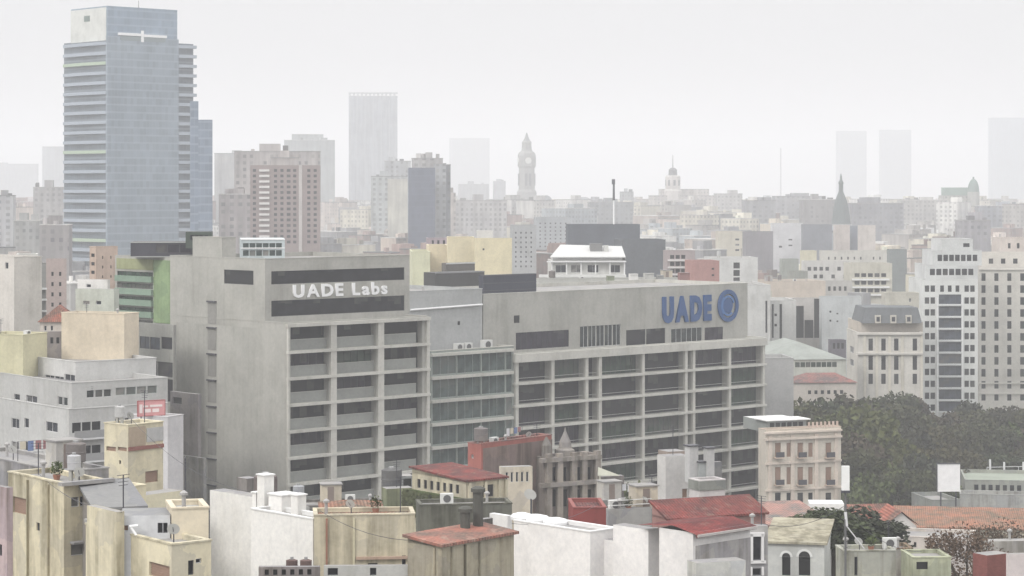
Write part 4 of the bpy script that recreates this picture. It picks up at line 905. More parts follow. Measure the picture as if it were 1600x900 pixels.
# pointed dark spire
Y = fy(1020); s = Y / F; f = lambda y: CAMH - (y - HOR) * s
e = empty('pointed_spire', (P(1314, 0, Y).x, Y, 0), 0, 'dark bell-shaped spire with a statue-like finial in front of the left twin tower', 'spire')
oct_(e, 'roof_base', [(18 * s, 0), (18 * s, f(352)), (17 * s, f(350))], HZ((.25, .25, .25)))
oct_(e, 'spire_roof', [(15 * s, f(350)), (12.5 * s, f(330)), (9.5 * s, f(314)), (4.6 * s, f(302)), (3.6 * s, f(299)), (3.4 * s, f(288)), (4.2 * s, f(286)), (1.9 * s, f(281)), (1.5 * s, f(276)), (.3 * s, f(271))], HZ((.10, .12, .12)), 12)
C('far_block', 'grey mansard block right of the pointed spire', 1328, 1332, 1412, 318, 1050, (.25, .25, .27), D=16)
C('far_block', 'pale long block under the right twin tower', 1405, 1410, 1480, 313, 1150, (.40, .39, .38), D=16)
C('green_roof_block', 'pale building with faded green copper roof storey', 1470, 1475, 1530, 306, 1180, (.42, .41, .38), D=16, penth=False)
Y = 1185; b = Bld('copper_roof_storey', 'stepped green copper roof below the green cupola', 'roof', 1472, 1476, 1522, 293, Y, None, rot=4, yb=307, mat=HZ((.22, .30, .26)), D=10, parapet=False, reg=False); b.finish()
dome('green_dome', 'green copper cupola on the skyline near the right edge', 1521, 300, 276, 9, 1180, (.17, .23, .21), n=12)
C('far_block', 'dull grey block below the faint right edge tower', 1528, 1532, 1600, 322, 1100, (.27, .28, .31), D=14)
C('far_block', 'pinkish block above the white modern tower', 1500, 1504, 1548, 345, 850, (.30, .29, .31), D=14)
# thin far lattice mast
e = empty('lattice_mast', P(1220, 320, 2600), 0, 'very faint thin radio mast left of the twin towers', 'mast')
mb = MB()
for x, y in ((-.7, -.4), (.7, -.4), (0, .8)): mb.bar((x, y, -30), (x * .3, y * .3, 64), .12)
for k in range(30): z = -20 + k * 2.8; mb.bar((-.6, -.4, z), (.6, -.4, z + 1.4), .08); mb.bar((.6, -.4, z + 1.4), (-.6, -.4, z + 2.8), .08)
mb.build('lattice', flat((.25, .25, .25)), e)

# ------------------------------------------------------------------ the rest of the city, in blocks of the same street grid
LM = [(30, 'the left picture edge'), (110, 'the foot of the glass tower'), (250, 'the glass tower'), (350, 'the slim blue-grey tower'), (445, 'the brown brick tower'), (525, 'the hazy stepped tower'), (585, 'the tall pale slab'), (660, 'the slate-blue block'),
      (735, 'the cream walls'), (823, 'the clock tower'), (905, 'the flat wide cupola'), (958, 'the thin mast'), (1052, 'the white domed tower'), (1140, 'the pale antenna block'), (1215, 'the faint radio mast'), (1314, 'the dark pointed spire'), (1400, 'the right twin tower'), (1480, 'the green cupola'), (1570, 'the faint right edge tower')]
rng = random.Random(21)
PAL = [((.62, .61, .59), 'off-white'), ((.50, .49, .47), 'pale grey'), ((.56, .50, .41), 'cream'), ((.40, .38, .36), 'warm grey'), ((.27, .27, .28), 'dark grey'), ((.46, .40, .36), 'pinkish grey'), ((.58, .55, .47), 'beige'), ((.32, .24, .22), 'brownish'), ((.36, .39, .41), 'blue-grey')]
us, vs_ = Vector((math.cos(R_(GRID)), math.sin(R_(GRID)))), Vector((-math.sin(R_(GRID)), math.cos(R_(GRID))))
cands = []
BLK = 118.0
ia = range(-8, 34)
for i in range(-5, 30):
    for j in range(-5, 30):
        bx = us * (i * BLK) + vs_ * (j * BLK); cy_ = bx.y + BLK * .7
        if cy_ < 560 or cy_ > 4600 or abs(bx.x) > .235 * cy_ + 90: continue
        n = 6 if cy_ < 1500 else 4
        for a in range(n):
            for b in range(n):
                if 0 < a < n - 1 and 0 < b < n - 1 and rng.random() < .6: continue
                lot = (BLK - 14) / n; fx, fy_ = rng.uniform(.6, 1.25), rng.uniform(.65, 1.2)
                c0 = bx + us * (a * lot + rng.uniform(0, 2)) + vs_ * (b * lot + rng.uniform(0, 2)); w_, d_ = lot * fx, lot * fy_
                ctr = c0 + us * w_ / 2 + vs_ * d_ / 2
                if abs(ctr.x) > .24 * ctr.y + 20 or ctr.y < 680: continue
                if any(math.hypot(ctr.x - q[0], ctr.y - q[1]) < q[2] * .8 + max(w_, d_) * .45 for q in REG): continue
                h = rng.choice([rng.uniform(10, 26), rng.uniform(20, 34), rng.uniform(28, 42)]) if ctr.y < 1500 else rng.choice([rng.uniform(28, 44), rng.uniform(36, 58)])
                if h > 35 and rng.random() < .3: h *= .8
                ytop = HOR + (CAMH - h) * F / c0.y
                px = 800 + F * ctr.x / ctr.y
                lim = 356 if c0.y < 900 else (332 if c0.y < 1400 else 311)
                if 400 < px < 520: lim = max(lim, 372)
                if 1160 < px < 1440 and c0.y < 900: lim = 372
                if ytop < lim: h = CAMH - (lim + rng.uniform(0, 14) - HOR) * c0.y / F
                if h < 8: continue
                if ctr.y < 760 and px < 100: h = min(h, 30)
                cands.append((c0, w_, d_, h, rng.choice(PAL), rng.random(), rng.random(), px, HOR + (CAMH - h) * F / c0.y))
cands.sort(key=lambda q: q[0].y)
# how much of each block shows: a coarse front-to-back raster of its front faces
occ = np.full(320, 180.0)    # lowest top edge already covered per 5 px column (160 columns used)
occ = [900.0] * 320
def cover(px, y): return 0
scored = []
for q in cands:
    c0, w_, d_, h = q[:4]; pts = [c0, c0 + us * w_, c0 + vs_ * d_]
    xs = [800 + F * p.x / p.y for p in pts]; a, b = int(max(0, min(xs)) / 5), int(min(1599, max(xs)) / 5); yt_ = q[8]; vis = 0
    for k in range(a, b + 1):
        lim_ = occ[k]
        if 26 <= k * 5 <= 0: pass
        base_cov = 400 if 300 < k * 5 < 640 else (445 if k * 5 > 640 and k * 5 < 1180 else (500 if k * 5 < 300 else 520))
        top = min(lim_, base_cov)
        if yt_ < top: vis += top - yt_; occ[k] = yt_
    scored.append(vis)
order = sorted(range(len(cands)), key=lambda k: -scored[k]); pick = set(order[:290])
rest = MB(); restcol = []
labs = {}
for k, q in enumerate(cands):
    c0, w_, d_, h, (col, cn), r1, r2, px, yt_ = q
    col = tuple(min(.7, c * (.85 + .3 * r2)) for c in col)
    if k in pick and scored[k] > 6:
        lm = min(LM, key=lambda l: abs(l[0] - px)); dx = px - lm[0]
        side = 'below' if abs(dx) < 14 else ('left of' if dx < 0 else 'right of')
        row = 'front' if c0.y < 850 else ('middle' if c0.y < 1300 else ('back' if c0.y < 2000 else 'skyline'))
        shp = 'slim' if w_ + d_ < 30 else ('broad' if w_ + d_ > 44 else 'square'); ht = 'low' if h < 24 else ('mid-height' if h < 38 else 'tall')
        base_l = f'{ht} {shp} {cn} block {side} {lm[1]}, {row}'
        labs.setdefault(base_l, []).append((px, k))
        b = Bld.__new__(Bld); b.rot = R_(GRID); b.u, b.v = us, vs_; b.W, b.D, b.H, b.base = w_, d_, h, 0; b.cx, b.cy = c0.x, c0.y; b.ztop = h
        b.e = empty('city_block' if 0 else 'apartment_block', (c0.x, c0.y, 0), b.rot, base_l, 'building', 'blocks of the hazy city behind')
        b.e['px'] = px; cbuild(b, col, (r1 < .62, r1 > .45)); labs[base_l][-1] = (px, b.e)
    else:
        m0 = len(rest.f); p = [c0, c0 + us * w_, c0 + us * w_ + vs_ * d_, c0 + vs_ * d_]
        for i in range(4):
            a, b_ = p[i], p[(i + 1) % 4]; rest.quad((a.x, a.y, 0), (b_.x, b_.y, 0), (b_.x, b_.y, h), (a.x, a.y, h))
        rest.quad(*[(a.x, a.y, h) for a in p]); restcol += [col] * (len(rest.f) - m0)
for l, v in labs.items():
    if len(v) > 1:
        v.sort(key=lambda t: t[0]); nm = ['leftmost', 'second', 'third', 'fourth', 'fifth', 'sixth', 'seventh', 'eighth', 'ninth']
        if len(v) == 2: nm = ['leftward', 'rightward']
        for i, (px, e_) in enumerate(v): e_['label'] = (nm[min(i, 8)] + ' ' + l)
for l, v in labs.items():
    for px, e_ in v: del e_['px']
ro = rest.build('distant_city', citywall(False, True)); ro['kind'] = 'stuff'; ro['label'] = 'small hazy blocks of the far city filling the gaps'
ca = ro.data.color_attributes.new('Col', 'FLOAT_COLOR', 'CORNER'); arr = np.ones((len(ro.data.loops), 4), dtype=np.float32)
li = 0
for pi, c_ in enumerate(restcol): arr[li:li + 4, :3] = c_; li += 4
ca.data.foreach_set('color', arr.ravel())
print('CANDS', len(cands), 'picked', sum(1 for k in pick if scored[k] > 6))

# ------------------------------------------------------------------ foreground roofs
RED = tiles((.27, .07, .06)); TERRA = tiles((.42, .19, .12)); ORN = tiles((.38, .17, .11))
YCR = (.66, .60, .44)
simple('pink_house_wall', 'pinkish wall strip at the bottom left corner', -60, 11, 13, 762, 138, (.50, .40, .40), [('L', -2, 3, 850, 868, 1, 1, 1, 1, 'plain')], W=.4, dirt=.8)
b = Bld('stained_building', 'tall cream-yellow building with green-brown rain stains on its blank wall', 'building', 13, 100, 168, 757, 150, YCR, rot=38, dirt=.95)
b.win('R', 111, 138, 777, 793, 2, 1, .94, 1, 'glass'); b.win('R', 111, 135, 851, 869, 1, 1, 1, 1, 'glass'); b.win('L', 57, 62, 816, 829, 1, 1, 1, 1, 'plain'); b.win('L', 20, 45, 775, 800, 1, 1, 1, 1, 'shutter'); b.finish()
b.part('eave', -.4, b.W + .3, -.5, .02, b.H - .05, b.H + .18, ROOFM())
for q_ in (.25, .62): b.part('rain_pipe', -.15, .02, b.D * q_, b.D * q_ + .12, 5, b.H - .2, wall((.4, .36, .25), .9))
x = b.sp('R', 127); b.part('door_canopy', b.sp('R', 109), b.sp('R', 138), -.6, .02, b.zp('R', 110, 849), b.zp('R', 110, 846), ROOFM())
t = simple('roof_terrace_block', 'grey flat-roofed low storey in front of the chamfered building', -60, 96, 170, 738, 178, (.33, .32, .32), rot=38, dirt=.8, cope=ROOFM())
simple('roof_shed', 'small dark shed on the flat grey roof at the left edge', -4, 0, 17, 728, 190, (.16, .16, .18), rot=20, yb=748, D=3)
p = t.world(5, t.D * .62, t.roofz)
# stair tower
b = Bld('stair_tower', 'cream stair tower with maroon bands, taller than its neighbours', 'tower', 163, 200, 255, 665, 205, (.68, .62, .46), rot=50, dirt=.6)
b.win('L', 166, 181, 697, 704, 1, 1, 1, 1, 'shutter'); b.win('L', 184, 198, 698, 704, 1, 1, 1, 1, 'shutter'); b.win('L', 186, 189, 719, 725, 1, 1, 1, 1, 'plain'); b.win('L', 175, 178, 746, 752, 1, 1, 1, 1, 'plain'); b.win('L', 193, 196, 747, 753, 1, 1, 1, 1, 'plain')
b.win('R', 227, 247, 737, 755, 1, 1, 1, 1, 'shutter'); b.finish()
b.part('maroon_band', 0, b.W, -.12, .02, b.zp('R', 200, 705), b.zp('R', 200, 699), wall((.30, .14, .12), .5))
b.part('tan_panel', .1, b.sp('R', 227), -.06, .02, b.zp('R', 200, 698), b.zp('R', 200, 668), wall((.42, .34, .26), .4))
b.part('grey_panel', b.sp('R', 229), b.W, -.05, .02, b.zp('R', 200, 694), b.zp('R', 200, 672), wall((.5, .5, .5), .4))
# cream house cluster
simple('parapet_wall', 'cream parapet wall block stepping down behind the grey shed roof', 136, 180, 228, 764, 172, (.68, .62, .46), [('R', 182, 202, 756, 766, 1, 1, 1, 1, 'shutter')], rot=46)
simple('parapet_wall', 'yellowish box block at the foot of the stair tower', 204, 226, 285, 774, 178, (.66, .62, .48), rot=50)
b = Bld('cream_house', 'cream house with brown roller shutter and balcony door in the bottom left', 'house', 134, 268, 330, 852, 128, (.68, .62, .46), rot=38, dirt=.7)
b.win('L', 233, 265, 877, 899, 1, 1, 1, 1, 'shutter'); b.win('L', 188, 201, 877, 890, 1, 1, 1, 1, 'glass'); b.win('L', 180, 184, 870, 888, 1, 1, 1, 1, 'plain')
b.win('R', 294, 303, 876, 899, 1, 1, 1, 1, 'plain'); b.win('R', 306, 315, 873, 881, 1, 1, 1, 1, 'glass'); b.finish()
b.part('ledge', -.25, .02, b.sp('L', 168), b.sp('L', 137), b.zp('L', 150, 818), b.zp('L', 150, 813), ROOFM())
simple('cream_box', 'cream box storey with flat grey roof right of the white dormer room', 266, 269, 326, 796, 131.5, (.68, .61, .48), rot=14, dirt=.4, D=3.5, roofm=wall((.5, .49, .45), .6, False))
t = simple('dormer_room', 'white attic room with two small windows and a slanting white rail', 183, 186, 266, 806, 131.6, (.60, .61, .63), [('R', 246, 263, 817, 833, 2, 1, .92, 1, 'plain'), ('R', 230, 237, 814, 829, 1, 2, 1, .8, 'plain'), ('R', 190, 200, 821, 829, 1, 1, 1, 1, 'shutter')], rot=6, D=3.2, parapet=False, roofm=wall((.3, .3, .3), .6, False))
simple('parapet_wall', 'raised cream wall end left of the white attic room', 136, 182, 184, 800, 131, (.68, .62, .46), rot=38, W=.5, dirt=.7)
mb = MB(); mb.bar((t.sp('R', 205), -.4, t.zp('R', 205, 822)), (t.sp('R', 221), -.6, t.zp('R', 205, 845)), .07); mb.bar((t.sp('R', 203), -.4, t.zp('R', 205, 821)), (t.sp('R', 216), -.4, t.zp('R', 205, 820)), .09); mb.build('rail', flat((.8, .8, .8)), t.e)
b = Bld('grey_shed', 'dark grey sloping sheet roof shed left of the white attic room', 'shed', 147, 150, 224, 793, 146, (.30, .28, .26), rot=20, D=6, roof='slope', roofm=wall((.26, .26, .26), .6, False)); b.roofrise = 1.0; b.finish()
# tall white party wall
b = Bld('white_party_wall', 'big blank white party wall block stepping down to the right', 'building', 328, 398, 412, 777, 180, (.80, .79, .77), dirt=.22, cope=flat((.7, .7, .69)))
b.W = 1.4; b.finish()
b2 = Bld('white_party_wall', 'x', 'x', 392, 489, 540, 812, 166, (.80, .79, .77), dirt=.22, reg=False, cope=flat((.7, .7, .69)))
b2.W = 2.2; b2.win('L', 456, 460, 837, 840, 1, 1, 1, 1, 'void'); b2.e['label'] = 'lower blank white party wall with white chimneys on top'; b2.e['category'] = 'building'
b2.win('L', 417, 422, 857, 860, 1, 1, 1, 1, 'void'); b2.win('L', 484, 488, 862, 880, 1, 1, 1, 1, 'shutter'); b2.finish()
for px, w_, h_, lab in ((413, .9, 2.0, 'white square chimney, tallest on the lower white wall'), (440, 1.6, .7, 'small white roof box next to the tall white chimney'), (465, .8, .9, 'little white vent stub on the lower white wall'), (400, .5, .6, 'low white block by the step of the white wall')):
    x, y = b2.loc('L', px, 1.6); e = empty('chimney', b2.world(x, y, b2.roofz), b2.rot, lab, 'chimney'); hh = h_ + .5
    mb = MB(); mb.box(0, w_, 0, w_, 0, hh); mb.build('stack', wall((.80, .79, .77), .2), e); mb = MB(); mb.box(-.08, w_ + .08, -.08, w_ + .08, hh, hh + .1); mb.build('cap', flat((.72, .72, .71)), e)
tank(b.world(1, -4.8, 0) * 1, .1, .1, 'x') if 0 else None
# tank house behind the white wall
tb = simple('tank_house', 'rough grey-brown tank house above the step of the white wall', 370, 386, 404, 748, 200, (.27, .25, .24), rot=43, dirt=.8)
e = tank(P(415, 803, 197) * 1, 1.0, 3.4, 'brown cylindrical water tank behind the white square chimney', (.17, .14, .13), legs=False)
e.location = (P(415, 0, 197).x, 197, CAMH - (748 - HOR) * 197 / F - 3.5)
bs = simple('roof_plinth', 'low grey rooftop slab under the brown cylindrical tank', 396, 410, 440, 800, 194, (.4, .4, .39), W=5); bs.H
e.location.z = bs.ztop - .55; 
# cream with orange roof patch
b = Bld('cream_building', 'wide cream wall with rusty drainpipe and reddish roof edge', 'building', 488, 491, 648, 806, 165, (.64, .58, .44), rot=6, dirt=.65, D=3.5, roofm=ORN)
b.win('R', 628, 634, 868, 899, 1, 1, 1, 1, 'plain'); b.win('R', 575, 590, 880, 899, 1, 1, 1, 1, 'void'); b.finish()
q_ = b.sp('R', 509); b.part('rain_pipe', q_, q_ + .13, -.14, .02, 4, b.H - .2, wall((.33, .17, .12), .5)); q_ = b.sp('R', 552); b.part('rain_pipe', q_, q_ + .1, -.12, .02, 4, b.H - .2, wall((.62, .58, .42), .5))
b.part('ledge', b.sp('R', 556), b.W, -.25, .02, b.zp('R', 556, 874), b.zp('R', 556, 870), wall((.45, .33, .26), .6))
bb = Bld('orange_roof_house', 'low house with orange tiled roof peeping behind the cream wall', 'house', 502, 507, 596, 804, 172, YCR, rot=6, D=7, roof='hip', roofm=ORN); bb.roofrise = .4; bb.finish()
simple('low_blocks', 'dim grey-green low roofs at the bottom centre', 398, 404, 500, 886, 140, (.30, .27, .26), [('R', 410, 490, 890, 899, 6, 1, .5, 1, 'void')], rot=3, dirt=.9)
simple('low_blocks', 'pale grey low wall in front of the cream wall foot', 500, 506, 640, 884, 150, (.48, .48, .46), [('R', 512, 528, 866, 899, 1, 1, 1, 1, 'plain'), ('R', 578, 588, 868, 899, 1, 1, 1, 1, 'plain')], rot=2, dirt=.5)
# beige with orange roof
b = Bld('mossy_building', 'olive-stained beige building with overhanging salmon tiled roof', 'building', 637, 690, 803, 850, 148, (.42, .38, .29), rot=50, dirt=.95, roof='slope', roofm=tiles((.46, .20, .15))); b.roofrise = .35; b.finish()
for x_ in (.12, .3, .5): b.part('rain_pipe', b.W * x_, b.W * x_ + .12, -.13, .02, 3, b.H - .3, wall((.3, .27, .2), .9))
b.part('rain_pipe', -.12, .02, .5, .62, 3, b.H - .3, wall((.45, .4, .3), .9))
for px, lab, hh in ((727, 'short dark chimney pot at the rear of the salmon roof', 1.4), (747, 'taller dark green chimney pot at the rear of the salmon roof', 2.6)):
    x, y = b.loc('R', px, b.D * .8); e = empty('chimney', b.world(x, y, b.H - .1), b.rot, lab, 'chimney'); mb = MB(); mb.lathe([(.35, 0), (.35, hh), (.5, hh + .02), (.5, hh + .25), (.2, hh + .4)], 10); mb.build('stack', flat((.08, .08, .07), .8), e)
simple('roof_lump', 'dark grime-covered roof hut behind the salmon tiled roof', 742, 750, 770, 812, 165, (.15, .14, .13), yb=850, rot=43, dirt=.9)
simple('ivy_yard_block', 'dark mossy back wall block between cream wall and white stepped wall', 650, 656, 800, 790, 196, (.16, .16, .13), rot=8, dirt=.9)
# white walls of the centre
W1 = Bld('white_wall_block', 'wide bright white party wall with small roof humps', 'building', 803, 922, 936, 832, 175, (.82, .80, .79), dirt=.12, cope=flat((.72, .71, .7))); W1.W = 3; W1.finish()
roofbox('roof_box', 'white roof box at the left end of the wide white wall', 'roof box', 765, 793, 800, 806, 830, 190, (.74, .73, .72), roofm=flat((.7, .7, .7)), dirt=.1, D=None).finish()
for px, r, lab in ((836, 1.2, 'low white vaulted skylight in the middle of the wide white wall'), (868, 1.0, 'round white roof cover nearest the red box'), (815, .9, 'small white vaulted hump by the white roof box')):
    x, y = W1.loc('L', px, 2.2); e = empty('skylight', W1.world(x, y, W1.roofz), 0, lab, 'skylight'); mb = MB(); mb.lathe([(r, 0), (r, .2), (r * .85, .38), (r * .4, .5), (.05, .52)], 16); mb.build('dome_cover', flat((.72, .72, .72), .4), e)
x, y = W1.loc('L', 830, 4.5); e = empty('satellite_dish', W1.world(x, y, W1.roofz), R_(-20), 'pale dish on a stubby mount above the wide white wall', 'dish')
mb = MB(); mb.bar((0, 0, 0), (0, 0, 1.6), .08); mb.build('mount', DARKMET(), e); mb = MB(); mb.lathe([(.05, 0), (.3, .04), (.5, .13), (.52, .15)], 18); o = mb.build('reflector', flat((.6, .6, .58)), e, (0, -.1, 1.7)); o.rotation_euler = (R_(115), 0, 0)
b = Bld('white_wall_block', 'stepped bright white party wall, lower at its left', 'building', 975, 1013, 1020, 828, 172, (.82, .80, .79), dirt=.12, cope=flat((.72, .71, .7))); b.W = 1.2; b.D = b.sp('L', 958); b.finish()
b = Bld('white_wall_block', 'lower left step of the stepped white party wall', 'building', 938, 959, 965, 845, 175.2, (.82, .80, .79), dirt=.12, cope=flat((.72, .71, .7))); b.W = 1.2; b.finish()
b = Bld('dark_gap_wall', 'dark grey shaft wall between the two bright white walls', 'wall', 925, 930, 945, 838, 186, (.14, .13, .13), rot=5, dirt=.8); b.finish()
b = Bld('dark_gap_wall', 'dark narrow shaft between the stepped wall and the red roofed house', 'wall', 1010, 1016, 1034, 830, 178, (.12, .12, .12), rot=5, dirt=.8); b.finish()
b = Bld('red_roof_house', 'white-walled house with glossy red roof and streaked grey front', 'house', 1030, 1083, 1172, 832, 168, (.82, .80, .79), dirt=.1, parapet=False, roof=None)
b.win('R', 1100, 1104, 852, 873, 1, 1, 1, 1, 'plain'); b.win('R', 1146, 1150, 850, 868, 1, 1, 1, 1, 'plain'); b.finish()
b.part('grey_front', .25, b.W, -.06, .02, 0, b.H - 1, wall((.42, .40, .39), .9))
mb = MB(); H_ = b.H; W_, D_ = b.W, b.D; mb.quad((-.2, -.5, H_ - .1), (W_ + .2, -.5, H_ - .1), (W_ + .2, D_ * .55, H_ + .35), (-.2, D_ * .55, H_ + .35)); mb.quad((-.2, D_ + 2, H_), (W_ + .2, D_ + 2, H_), (W_ + .2, D_ * .55, H_ + .35), (-.2, D_ * .55, H_ + .35)); mb.quad((-.2, -.5, H_ - .35), (W_ + .2, -.5, H_ - .35), (W_ + .2, -.5, H_ - .1), (-.2, -.5, H_ - .1)); mb.build('roof', tiles((.28, .055, .05)), b.e)
b.part('gutter', -.1, W_ + .2, -.62, -.5, H_ - .3, H_ - .12, flat((.45, .42, .4)))
simple('red_roof_annex', 'darker red roof strip running behind the glossy red roof', 1030, 1044, 1196, 810, 200, (.35, .2, .18), rot=24, roof='slope', roofm=RED, D=3)
simple('balcony_wall', 'low pale balcony wall at the foot of the streaked grey front', 1085, 1088, 1165, 880, 158, (.58, .58, .55), rot=20, D=1.5, dirt=.6)
b = Bld('ornate_house', 'narrow white-trimmed house front with tall dark doorway', 'house', 1166, 1170, 1200, 822, 185, (.40, .39, .38), rot=5, dirt=.6)
b.win('R', 1176, 1189, 838, 875, 1, 1, 1, 1, 'plain'); b.win('R', 1176, 1189, 888, 899, 1, 1, 1, 1, 'plain'); b.finish()
for xa, xb, ya, yb_ in ((1172, 1176, 834, 878), (1189, 1193, 834, 878), (1171, 1194, 832, 838), (1170, 1196, 876, 880), (1172, 1175, 886, 899), (1190, 1193, 886, 899)): b.part('white_trim', b.sp('R', xa), b.sp('R', xb), -.22, .02, b.zp('R', 1170, yb_), b.zp('R', 1170, ya), flat((.68, .67, .66)))
simple('red_box', 'plain deep red roof box behind the white stepped wall', 893, 896, 947, 794, 205, (.26, .06, .055), rot=3, yb=845, D=6, roofm=RED, dirt=.25, cope=flat((.24, .07, .06)))
t = simple('grey_terrace', 'flat grey parapet roof with pale rail right of the red box', 944, 950, 1018, 796, 215, (.36, .36, .35), rot=22, dirt=.6)
bars(t, 'R', 0, t.W, [t.H + .3, t.H + .75], .06, .04, 'rail', flat((.62, .62, .6)))
# white stair towers
b = simple('white_tower', 'off-white stair tower taller than its neighbour, brown water cap', 1027, 1040, 1076, 713, 232, (.56, .55, .54), [('R', 1066, 1075, 764, 778, 1, 1, 1, 1, 'shutter')], rot=24, dirt=.3)
roofbox('cap_slab', 'brownish slab lying on the off-white stair tower', 'slab', 1036, 1044, 1072, 706, 713.5, 236, (.3, .25, .22), rot=24, roofm=None, D=2.2).finish()
b = simple('white_tower', 'pinkish white tower with three little square holes under a grey top', 1077, 1093, 1133, 752, 226, (.58, .55, .55), [('R', 1084.5, 1090, 751, 757), ('R', 1096, 1104, 757, 763, 1, 1, 1, 1, 'void'), ('R', 1106, 1114, 756, 762, 1, 1, 1, 1, 'void'), ('R', 1118, 1124, 755, 761, 1, 1, 1, 1, 'void')], rot=24, dirt=.3)
for face in 'RL': b.band(face, b.H - .9, .9, .12, 'grey_top', wall((.24, .25, .23), .7))
for px, h_, w_, c_, lab in ((1078, 3.6, 1.0, (.5, .5, .5), 'tall pale square flue left on the grey-topped tower'), (1106, 3.4, .8, (.5, .5, .5), 'tall pale slender flue right on the grey-topped tower'), (1094, 2.0, .9, (.36, .38, .38), 'short grey flue between the two pale flues')):
    e = empty('chimney', Vector((P(px, 0, 229).x, 229.5, b.ztop - .6)), R_(24), lab, 'chimney'); mb = MB(); mb.box(0, w_, 0, w_, 0, h_); mb.build('stack', wall(c_, .4), e); mb = MB(); mb.box(-.12, w_ + .12, -.12, w_ + .12, h_, h_ + .12); mb.build('cap', DARKMET(), e)
simple('roof_hut', 'dark grey roof hut right of the flues', 1108, 1112, 1128, 722, 236, (.2, .2, .2), yb=756, rot=24, dirt=.8)
# brick-red buildings and stone facade, centre
b = simple('brick_red_building', 'brick red building with thin pinkish roof edge', 731, 752, 862, 694, 262, (.36, .13, .11), [('L', 736, 740, 710, 716, 1, 1, 1, 1, 'glass')], rot=50, dirt=.5, cope=tiles((.45, .2, .17)), roofm=RED)
b.part('plaster_front', .3, b.W, -.08, .02, 0, b.H - .5, wall((.24, .18, .16), .9))
for i in range(5): x = b.W * (.1 + .18 * i); b.part('window', x, x + 1.0, -.14, -.06, b.H - 5.2, b.H - 3.6, glass())
simple('cream_front_house', 'pale cream front with blurred windows below the brick red building', 780, 784, 832, 730, 245, (.62, .56, .46), [('R', 788, 828, 736, 756, 5, 1, .5, .8)], rot=14, dirt=.6)
b = Bld('red_tiled_house', 'cream house with overhanging dark red tiled roof and ivy', 'house', 644, 728, 790, 750, 222, (.56, .51, .38), rot=38, roof='slope', roofm=RED, dirt=.8); b.roofrise = .5
b.win('R', 755, 771, 758, 777, 1, 1, 1, 1, 'plain'); b.win('R', 742, 750, 762, 780, 1, 1, 1, 1, 'shutter')
for i in range(7): x = 652 + i * 10; b.win('L', x, x + 5, 748 + i * 1.5, 762 + i * 1.5, kind='plain')
b.finish()
b.part('ivy_band', -.35, .03, 0.2, b.D, b.zp('L', 700, 792), b.zp('L', 700, 774), wall((.10, .13, .05), .9)) 
for x_ in (.05, .45, .8, .97): b.part('pilaster', b.W * x_, b.W * x_ + .3, -.2, .02, 0, b.H - .3, wall((.62, .57, .44), .5))
b = Bld('stone_facade', 'grey-brown carved stone facade with tall columns and pointed gable', 'building', 830, 850, 936, 716, 268, (.25, .22, .20), rot=30, dirt=.9)
for x in (862, 878, 900, 916): b.win('R', x, x + 7, 730, 752, kind='plain'); b.win('R', x, x + 8, 765, 792, kind='void')
b.finish()
for x in (855, 872, 894, 910, 931): q_ = b.sp('R', x); b.part('column', q_ - .35, q_ + .35, -.6, .02, 0, b.H + .5, wall((.36, .32, .28), .8))
for y in (718, 757): b.band('R', b.zp('R', 850, y) - .3, .5, .7, 'cornice', wall((.33, .30, .27), .8))
q0 = b.sp('R', 878); mb = MB(); mb.lathe([(1.1, 0), (1.15, .9), (.8, 1.1), (.7, 1.8), (.12, 3.1), (.05, 3.5)], 8); mb.build('pinnacle', wall((.27, .25, .23), .8), b.e, (b.sp('R', 890), 1.0, b.H - .2))
q0 = b.sp('R', 858); mb = MB(); mb.lathe([(.6, 0), (.6, 1.6), (.1, 2.6)], 8); mb.build('pinnacle', wall((.27, .25, .23), .8), b.e, (q0, .6, b.H - .2))
simple('grey_house', 'dim grey house wedge with a pale triangular roof end', 930, 936, 975, 745, 275, (.2, .18, .17), [('R', 940, 968, 750, 775, 3, 2, .5, .6, 'plain')], rot=24, dirt=.8)
mb = MB(); e = empty('canopy', P(934, 742, 270), R_(24), 'small pale triangular canopy right of the carved stone facade', 'canopy')
mb.quad((0, 0, 0), (2.6, -.5, -.1), (.1, .1, .9)); mb.quad((0, 0, -.1), (2.6, -.5, -.2), (.1, .1, .8)); mb.quad((0, 0, 0), (2.6, -.5, -.1), (2.6, -.5, -.2), (0, 0, -.1)); mb.bar((.3, .05, -3), (.3, .05, .1), .06); mb.build('sheet', flat((.62, .62, .52)), e)
simple('backyard_block', 'low dark back buildings below the long grey building', 930, 940, 1030, 782, 258, (.2, .2, .19), [('R', 950, 1020, 786, 800, 6, 1, .5, .8, 'plain')], rot=24, dirt=.9)
simple('backyard_block', 'mossy green-grey roof box left of the red tiled house', 596, 604, 646, 764, 232, (.25, .27, .17), rot=20, dirt=.9)
e = tank(Vector((P(612, 0, 236).x, 236, CAMH - (764 - HOR) * 232 / F - .6)), 1.05, 2.2, 'dark round water tank on the mossy roof box', (.13, .13, .13), legs=False)
simple('rooftop_shelter', 'grey metal framed roof shelter next to the dark round tank', 622, 628, 646, 744, 240, (.26, .27, .27), [('R', 630, 643, 748, 764, 1, 1, 1, 1, 'void')], rot=14, dirt=.4)
simple('backyard_block', 'mottled brown-grey back wall below the bays of the grey tower', 440, 450, 600, 792, 250, (.22, .21, .2), [('R', 460, 590, 796, 806, 8, 1, .4, .8, 'plain')], rot=10, dirt=.9)
